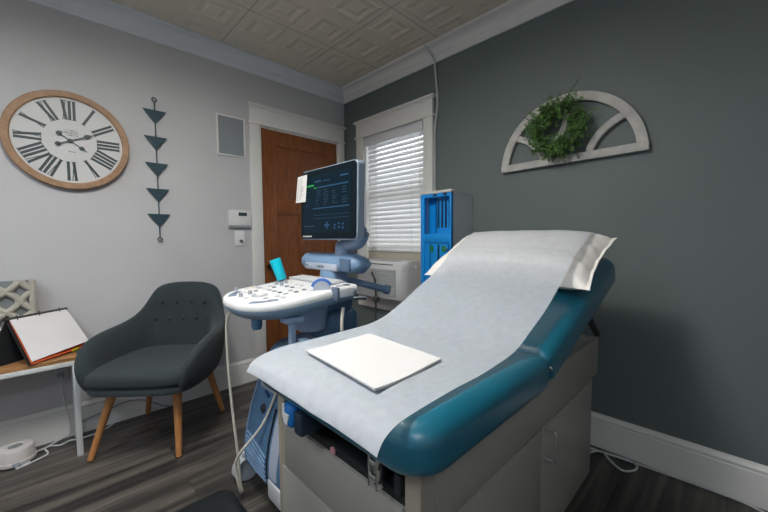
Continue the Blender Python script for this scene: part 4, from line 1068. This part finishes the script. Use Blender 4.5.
for row, (z, n, sp_) in enumerate(((0.742, 4, 0.088), (0.640, 5, 0.082))):
    for k in range(n):
        u = (k - (n - 1) / 2) * sp_
        # inner face of the back at this height
        t = (0.864 - z) / (0.864 - 0.40); f = -0.288 + 0.060 + t * 0.085 + (abs(u) / 0.2) ** 2 * 0.028
        mm = MB(); mm.lathe([(0, 0.010), (0.008, 0.008), (0.011, 0.0), (0.009, -0.012), (0, -0.012)], (u, f, z), 'y', 14)
        mm.build('button', M_btn, ch, local=True)
def wl(x, y):
    d = V((x, y, 0)) - CO; return -(d.x * 0.741 - d.y * 0.671), -d.x * 0.671 - d.y * 0.741
for (tu, tf, bu, bf) in ((-0.155, 0.185, *wl(-1.657, -0.682)), (0.165, 0.185, *wl(-1.992, -0.391)), (-0.155, -0.135, *wl(-1.316, -0.334)), (0.165, -0.130, *wl(-1.68, -0.036))):
    mm = MB(); mm.tube([(tu, tf, 0.374), (bu, bf, 0.006)], 0.0225, 16, r1=0.0145); lg = mm.build('leg', M_oak, ch, local=True)
    mm = MB(); mm.tube([(bu + 0.0005 * 0, bf, 0.0075), (bu, bf, 0.0)], 0.0140, 14); mm.build('foot_glide', M_dark, lg, local=True)

# ------------------------------------------------------------------ side table and what is on it
sd = thing('side_table', 'low side table with striped wooden top and white metal legs', 'side table', (-2.40, -0.16, 0))
M_wmet = mat('white_metal', (0.62, 0.64, 0.64), 0.4, noise=0.02)
tx0, tx1, ty0, ty1 = -2.80, -2.012, -0.300, -0.026
m = MB(); m.box((tx0, ty0 + 0.006, 0.511), (tx1 - 0.004, ty1, 0.533), 0.003); m.build('table_top', M_tabletop, sd)
m = MB()
m.box((tx0, ty0, 0.490), (tx1, ty0 + 0.020, 0.513), 0.002); m.box((tx0, ty1 - 0.020, 0.490), (tx1, ty1, 0.511), 0.002); m.box((tx1 - 0.022, ty0, 0.490), (tx1, ty1, 0.511), 0.002); m.box((tx0, ty0, 0.490), (tx0 + 0.022, ty1, 0.511), 0.002)
m.build('frame', M_wmet, sd)
for (lx, ly) in ((tx1 - 0.026, ty0), (tx1 - 0.026, ty1 - 0.026), (tx0, ty0), (tx0, ty1 - 0.026)):
    mm = MB(); mm.box((lx, ly, 0), (lx + 0.026, ly + 0.026, 0.492), 0.002); mm.build('leg', M_wmet, sd)

bn = thing('ring_binder', 'black ring binder propped open like a tent with white page', 'binder', (-2.19, -0.16, 0.533))
RL, RR_ = V((-2.266, -0.180, 0.748)), V((-2.046, -0.020, 0.748))
FL_, FR_ = V((-2.188, -0.312, 0.538)), V((-1.972, -0.150, 0.566))
def sheet(a, b2, c_, d, t, sag=0.0):
    """quad a-b (top), c-d (bottom) as a thin solid"""
    m = MB(); nn = (b2 - a).cross(d - a).normalized(); n = 8; lo = []
    for i in range(n + 1):
        s = i / n; p, q = a.lerp(d, s), b2.lerp(c_, s); off = nn * sag * math.sin(PI * s)
        lo.append([p + off, q + off, q + off + nn * t, p + off + nn * t])
    m.loft(lo); return m
nf = (RR_ - RL).cross(FL_ - RL).normalized()
if nf.y > 0: nf = -nf
dn = (FL_ - RL).normalized()
sheet(RL + nf * -0.004, RR_ + nf * -0.004, FR_ + V((0.0, 0.006, -0.030)), FL_ + V((-0.006, 0.004, -0.003)), 0.003).build('front_cover', M_dark, bn)
sheet(RL + V((0.0, 0.004, 0)), RR_ + V((0.0, 0.004, 0)), V((-2.10, -0.085, 0.536)), V((-2.345, -0.262, 0.536)), 0.003).build('back_cover', M_dark, bn)
m = MB(); m.tube([RL + V((-0.006, -0.004, 0.001)), RR_ + V((0.006, 0.004, 0.001))], 0.008, 8); m.build('spine', mat('spine_dark', (0.03, 0.032, 0.03), 0.5, noise=0.1), bn)
e_ = (RR_ - RL) * 0.04
sheet(RL + e_ + nf * 0.003, RR_ + nf * 0.003, FR_ + V((0.004, 0.0, -0.020)) + nf * 0.002, FL_ + nf * 0.002 + V((0.004, 0, 0.0)), 0.0025).build('tab_divider', mat('orange_sheet', (0.62, 0.09, 0.02), 0.6, noise=0.05), bn)
pg = sheet(RL + e_ + nf * 0.009 - V((0, 0, 0.006)), RR_ + nf * 0.009 - V((0, 0, 0.006)), FR_ + nf * 0.008 + V((0.008, 0.0, 0.004)), FL_ + nf * 0.008 - dn * 0.010 + V((0.006, 0, 0.002)), 0.0025, -0.004).build('page', mat('white_page', (0.70, 0.68, 0.70), 0.7, noise=0.02), bn)
yt = FL_.lerp(FR_, 0.76) + V((0.004, 0, -0.008)); ud = (FR_ - FL_).normalized()
m = MB(); m.add([yt + nf * 0.008 - ud * 0.016, yt + nf * 0.008 + ud * 0.016, yt + nf * 0.008 + ud * 0.016 + V((0, 0, -0.012)), yt + nf * 0.008 - ud * 0.016 + V((0, 0, -0.012)), yt - ud * 0.016, yt + ud * 0.016, yt + ud * 0.016 + V((0, 0, -0.012)), yt - ud * 0.016 + V((0, 0, -0.012))], [(0, 1, 2, 3), (7, 6, 5, 4), (0, 4, 5, 1), (1, 5, 6, 2), (2, 6, 7, 3), (3, 7, 4, 0)])
plabel(m.build('yellow_tab', mat('yellow_tab', (0.6, 0.55, 0.03), 0.5, noise=0.05), bn), 'yellow index tab')
for s in (0.14, 0.50, 0.86):
    p = RL.lerp(RR_, s) + nf * 0.004; mm = MB()
    mm.tube([p + V((0, 0, 0.009)), p + nf * 0.012 + V((0, 0, 0.006)), p + nf * 0.014 - V((0, 0, 0.012)), p + nf * 0.006 - V((0, 0, 0.018))], 0.0022, 6, 3); mm.build('ring', mat('ring_metal', (0.12, 0.12, 0.13), 0.35, 0.8, noise=0.1), bn)

vs_ = thing('lattice_vase', 'beige ceramic vase with raised lattice relief against the wall', 'vase', (-2.32, -0.052, 0.533))
M_vase = mat('beige_glaze', (0.42, 0.40, 0.345), 0.45, noise=0.12, nscale=12)
M_vasein = mat('grey_glaze', (0.17, 0.19, 0.20), 0.5, noise=0.1, nscale=12)
vx0, vx1 = -2.475, -2.164
m = MB(); m.box((vx0, -0.066, 0.534), (vx1, -0.030, 0.930), 0.004); m.build('vase_body', M_vasein, vs_)
m = MB(); m.box((vx0, -0.080, 0.534), (vx0 + 0.012, -0.030, 0.935), 0.004); m.box((vx1 - 0.010, -0.080, 0.534), (vx1, -0.030, 0.935), 0.004)
nW = 3; pw = (vx1 - vx0) / nW
for k in range(nW + 1):
    for ph in (0, PI):
        pts = []
        for j in range(33):
            z = 0.551 + 0.379 * j / 32; x = vx0 + pw * k + pw * 0.44 * math.sin(2 * PI * (z - 0.93) / 0.215 + PI / 2 + ph)
            pts.append(V((min(max(x, vx0 + 0.006), vx1 - 0.006), -0.072, z)))
        m.tube(pts, 0.0155, 8)
m.build('lattice', M_vase, vs_)

# white noise machine on the floor
nz = V((-2.266, -0.128, 0)); nm_ = thing('sound_machine', 'round white noise machine on the floor under the side table', 'sound machine', tuple(nz))
m = MB(); m.lathe([(0, 0.004), (0.070, 0.004), (0.075, 0.010), (0.076, 0.026), (0.072, 0.028), (0.070, 0.075), (0.066, 0.084), (0.056, 0.088), (0.034, 0.089), (0.028, 0.082), (0, 0.082)], (nz.x, nz.y, 0), 'z', 40); m.build('housing', mat('pinkish_white', (0.60, 0.56, 0.55), 0.5, noise=0.02), nm_)
m = MB(); m.lathe([(0, 0.0825), (0.026, 0.083), (0.027, 0.0855), (0, 0.086)], (nz.x, nz.y, 0), 'z', 28); m.build('top_vent', mat('vent_grey', (0.22, 0.24, 0.25), 0.6, noise=0.1), nm_)
m = MB(); m.lathe([(0, 0), (0.073, 0), (0.073, 0.006), (0, 0.006)], (nz.x, nz.y, 0), 'z', 32); m.build('base_pad', M_dark, nm_)
m = MB(); dv = (V((-2.108, -2.694, 0)) - nz).normalized(); m.box((-0.016, -0.080, 0.010), (0.016, -0.066, 0.028), 0.003, mtx=Matrix.Translation(nz) @ Matrix.Rotation(math.atan2(dv.y, dv.x) + PI / 2, 4, 'Z')); m.build('switch', M_ukey, nm_)
m = MB(); m.tube([(-2.215, -0.190, 0.006), (-2.262, -0.222, 0.006), (-2.235, -0.214, 0.006), (-2.175, -0.185, 0.006), (-2.150, -0.160, 0.006), (-2.158, -0.110, 0.006), (-2.170, -0.085, 0.006), (-2.20, -0.105, 0.006), (-2.262, -0.205, 0.007), (-2.255, -0.195, 0.014)], 0.0042, 7, 6)
m.tube([(-2.178, -0.100, 0.010), (-2.140, -0.080, 0.008), (-2.10, -0.105, 0.007), (-2.06, -0.085, 0.007), (-2.02, -0.10, 0.007), (-1.96, -0.10, 0.007), (-1.90, -0.075, 0.007), (-1.86, -0.04, 0.007)], 0.0042, 7, 6)
m.tube([(-2.150, -0.075, 0.007), (-2.11, -0.060, 0.016), (-2.06, -0.040, 0.03), (-2.055, -0.030, 0.10), (-2.075, -0.016, 0.25), (-2.08, -0.012, 0.36)], 0.004, 7, 6)
tag(m.build('power_cord', M_cablew), 'white power cord tangled on the floor beside the sound machine', 'cord')
m = MB(); m.tube([(-2.03, -0.028, 0.062), (-1.96, -0.028, 0.085), (-1.88, -0.03, 0.10), (-1.80, -0.028, 0.12), (-1.70, -0.026, 0.10), (-1.60, -0.03, 0.03), (-1.55, -0.04, 0.008)], 0.0035, 7, 5)
tag(m.build('thin_cord', mat('slate_cord', (0.20, 0.23, 0.26), 0.5, noise=0.05)), 'thin grey cord drooping along the baseboard behind the armchair', 'cord')

# black mat
m = MB()
def matloop(ins, z): return rrect(-2.15, -1.555, -1.75, -1.085, (0.06, 0.06), ins, z)
m.loft([matloop(0, 0.0), matloop(0.0, 0.004), matloop(0.028, 0.017), matloop(0.034, 0.018)])
tag(m.build('floor_mat', mat('black_rubber', (0.010, 0.013, 0.015), 0.45, noise=0.1, nscale=20), smooth=30), 'black rubber mat on the floor in front of the ultrasound machine', 'mat')

# ------------------------------------------------------------------ light, world, camera
def area(name, loc, rot, size, power, col, sy=None, spread=None):
    l = bpy.data.lights.new(name, 'AREA'); l.energy = power; l.color = col
    l.shape = 'DISK' if sy is None else 'RECTANGLE'; l.size = size
    if sy: l.size_y = sy
    if spread: l.spread = spread
    o = bpy.data.objects.new(name, l); COL.objects.link(o); o.location = loc; o.rotation_euler = rot
    return o
area('pendant_downlight', (-1.95, -1.62, 2.36), (0, 0, 0), 0.42, 24, (1.0, 0.955, 0.90), spread=math.radians(176))
area('added_fill_uplight', (-1.95, -1.62, 2.38), (PI, 0, 0), 0.42, 34, (0.88, 0.95, 1.0), spread=math.radians(170))  # added fill aimed up: brightens the ceiling and crown, cools the shadows
area('added_fill_light', (-3.3, -1.5, 2.49), (0, 0, 0), 0.7, 24, (0.86, 0.94, 1.0), spread=math.radians(165))  # added fill on the left, no fitting there; lifts the left wall
area('added_fill_light', (-3.0, -3.7, 2.49), (0, 0, 0), 0.7, 17, (0.86, 0.94, 1.0), spread=math.radians(160))  # second added fill, behind the camera, to brighten the table's near side
w = bpy.data.worlds.new('World'); scene.world = w; w.use_nodes = True
bg = w.node_tree.nodes['Background']; bg.inputs['Color'].default_value = (0.86, 0.93, 1.0, 1); bg.inputs['Strength'].default_value = 5.0

cam = bpy.data.cameras.new('camera'); co = bpy.data.objects.new('camera', cam); COL.objects.link(co)
cam.sensor_width = 36; cam.sensor_fit = 'HORIZONTAL'; cam.lens = 36 * 345.78 / 768; cam.clip_start = 0.02
F_ = V((0.69759014, 0.71433439, -0.05562707)); R_ = V((0.71514415, -0.69894011, -0.0071808)); U_ = V((0.04400948, 0.03477212, 0.99842579))
mw = Matrix((( R_.x, U_.x, -F_.x, -2.10761682), (R_.y, U_.y, -F_.y, -2.69351233), (R_.z, U_.z, -F_.z, 1.147347), (0, 0, 0, 1)))
co.matrix_world = mw
scene.camera = co
scene.view_settings.view_transform = 'Standard'; scene.view_settings.look = 'None'
scene.view_settings.exposure = 0.0; scene.view_settings.gamma = 1.0; scene.view_settings.use_curve_mapping = False
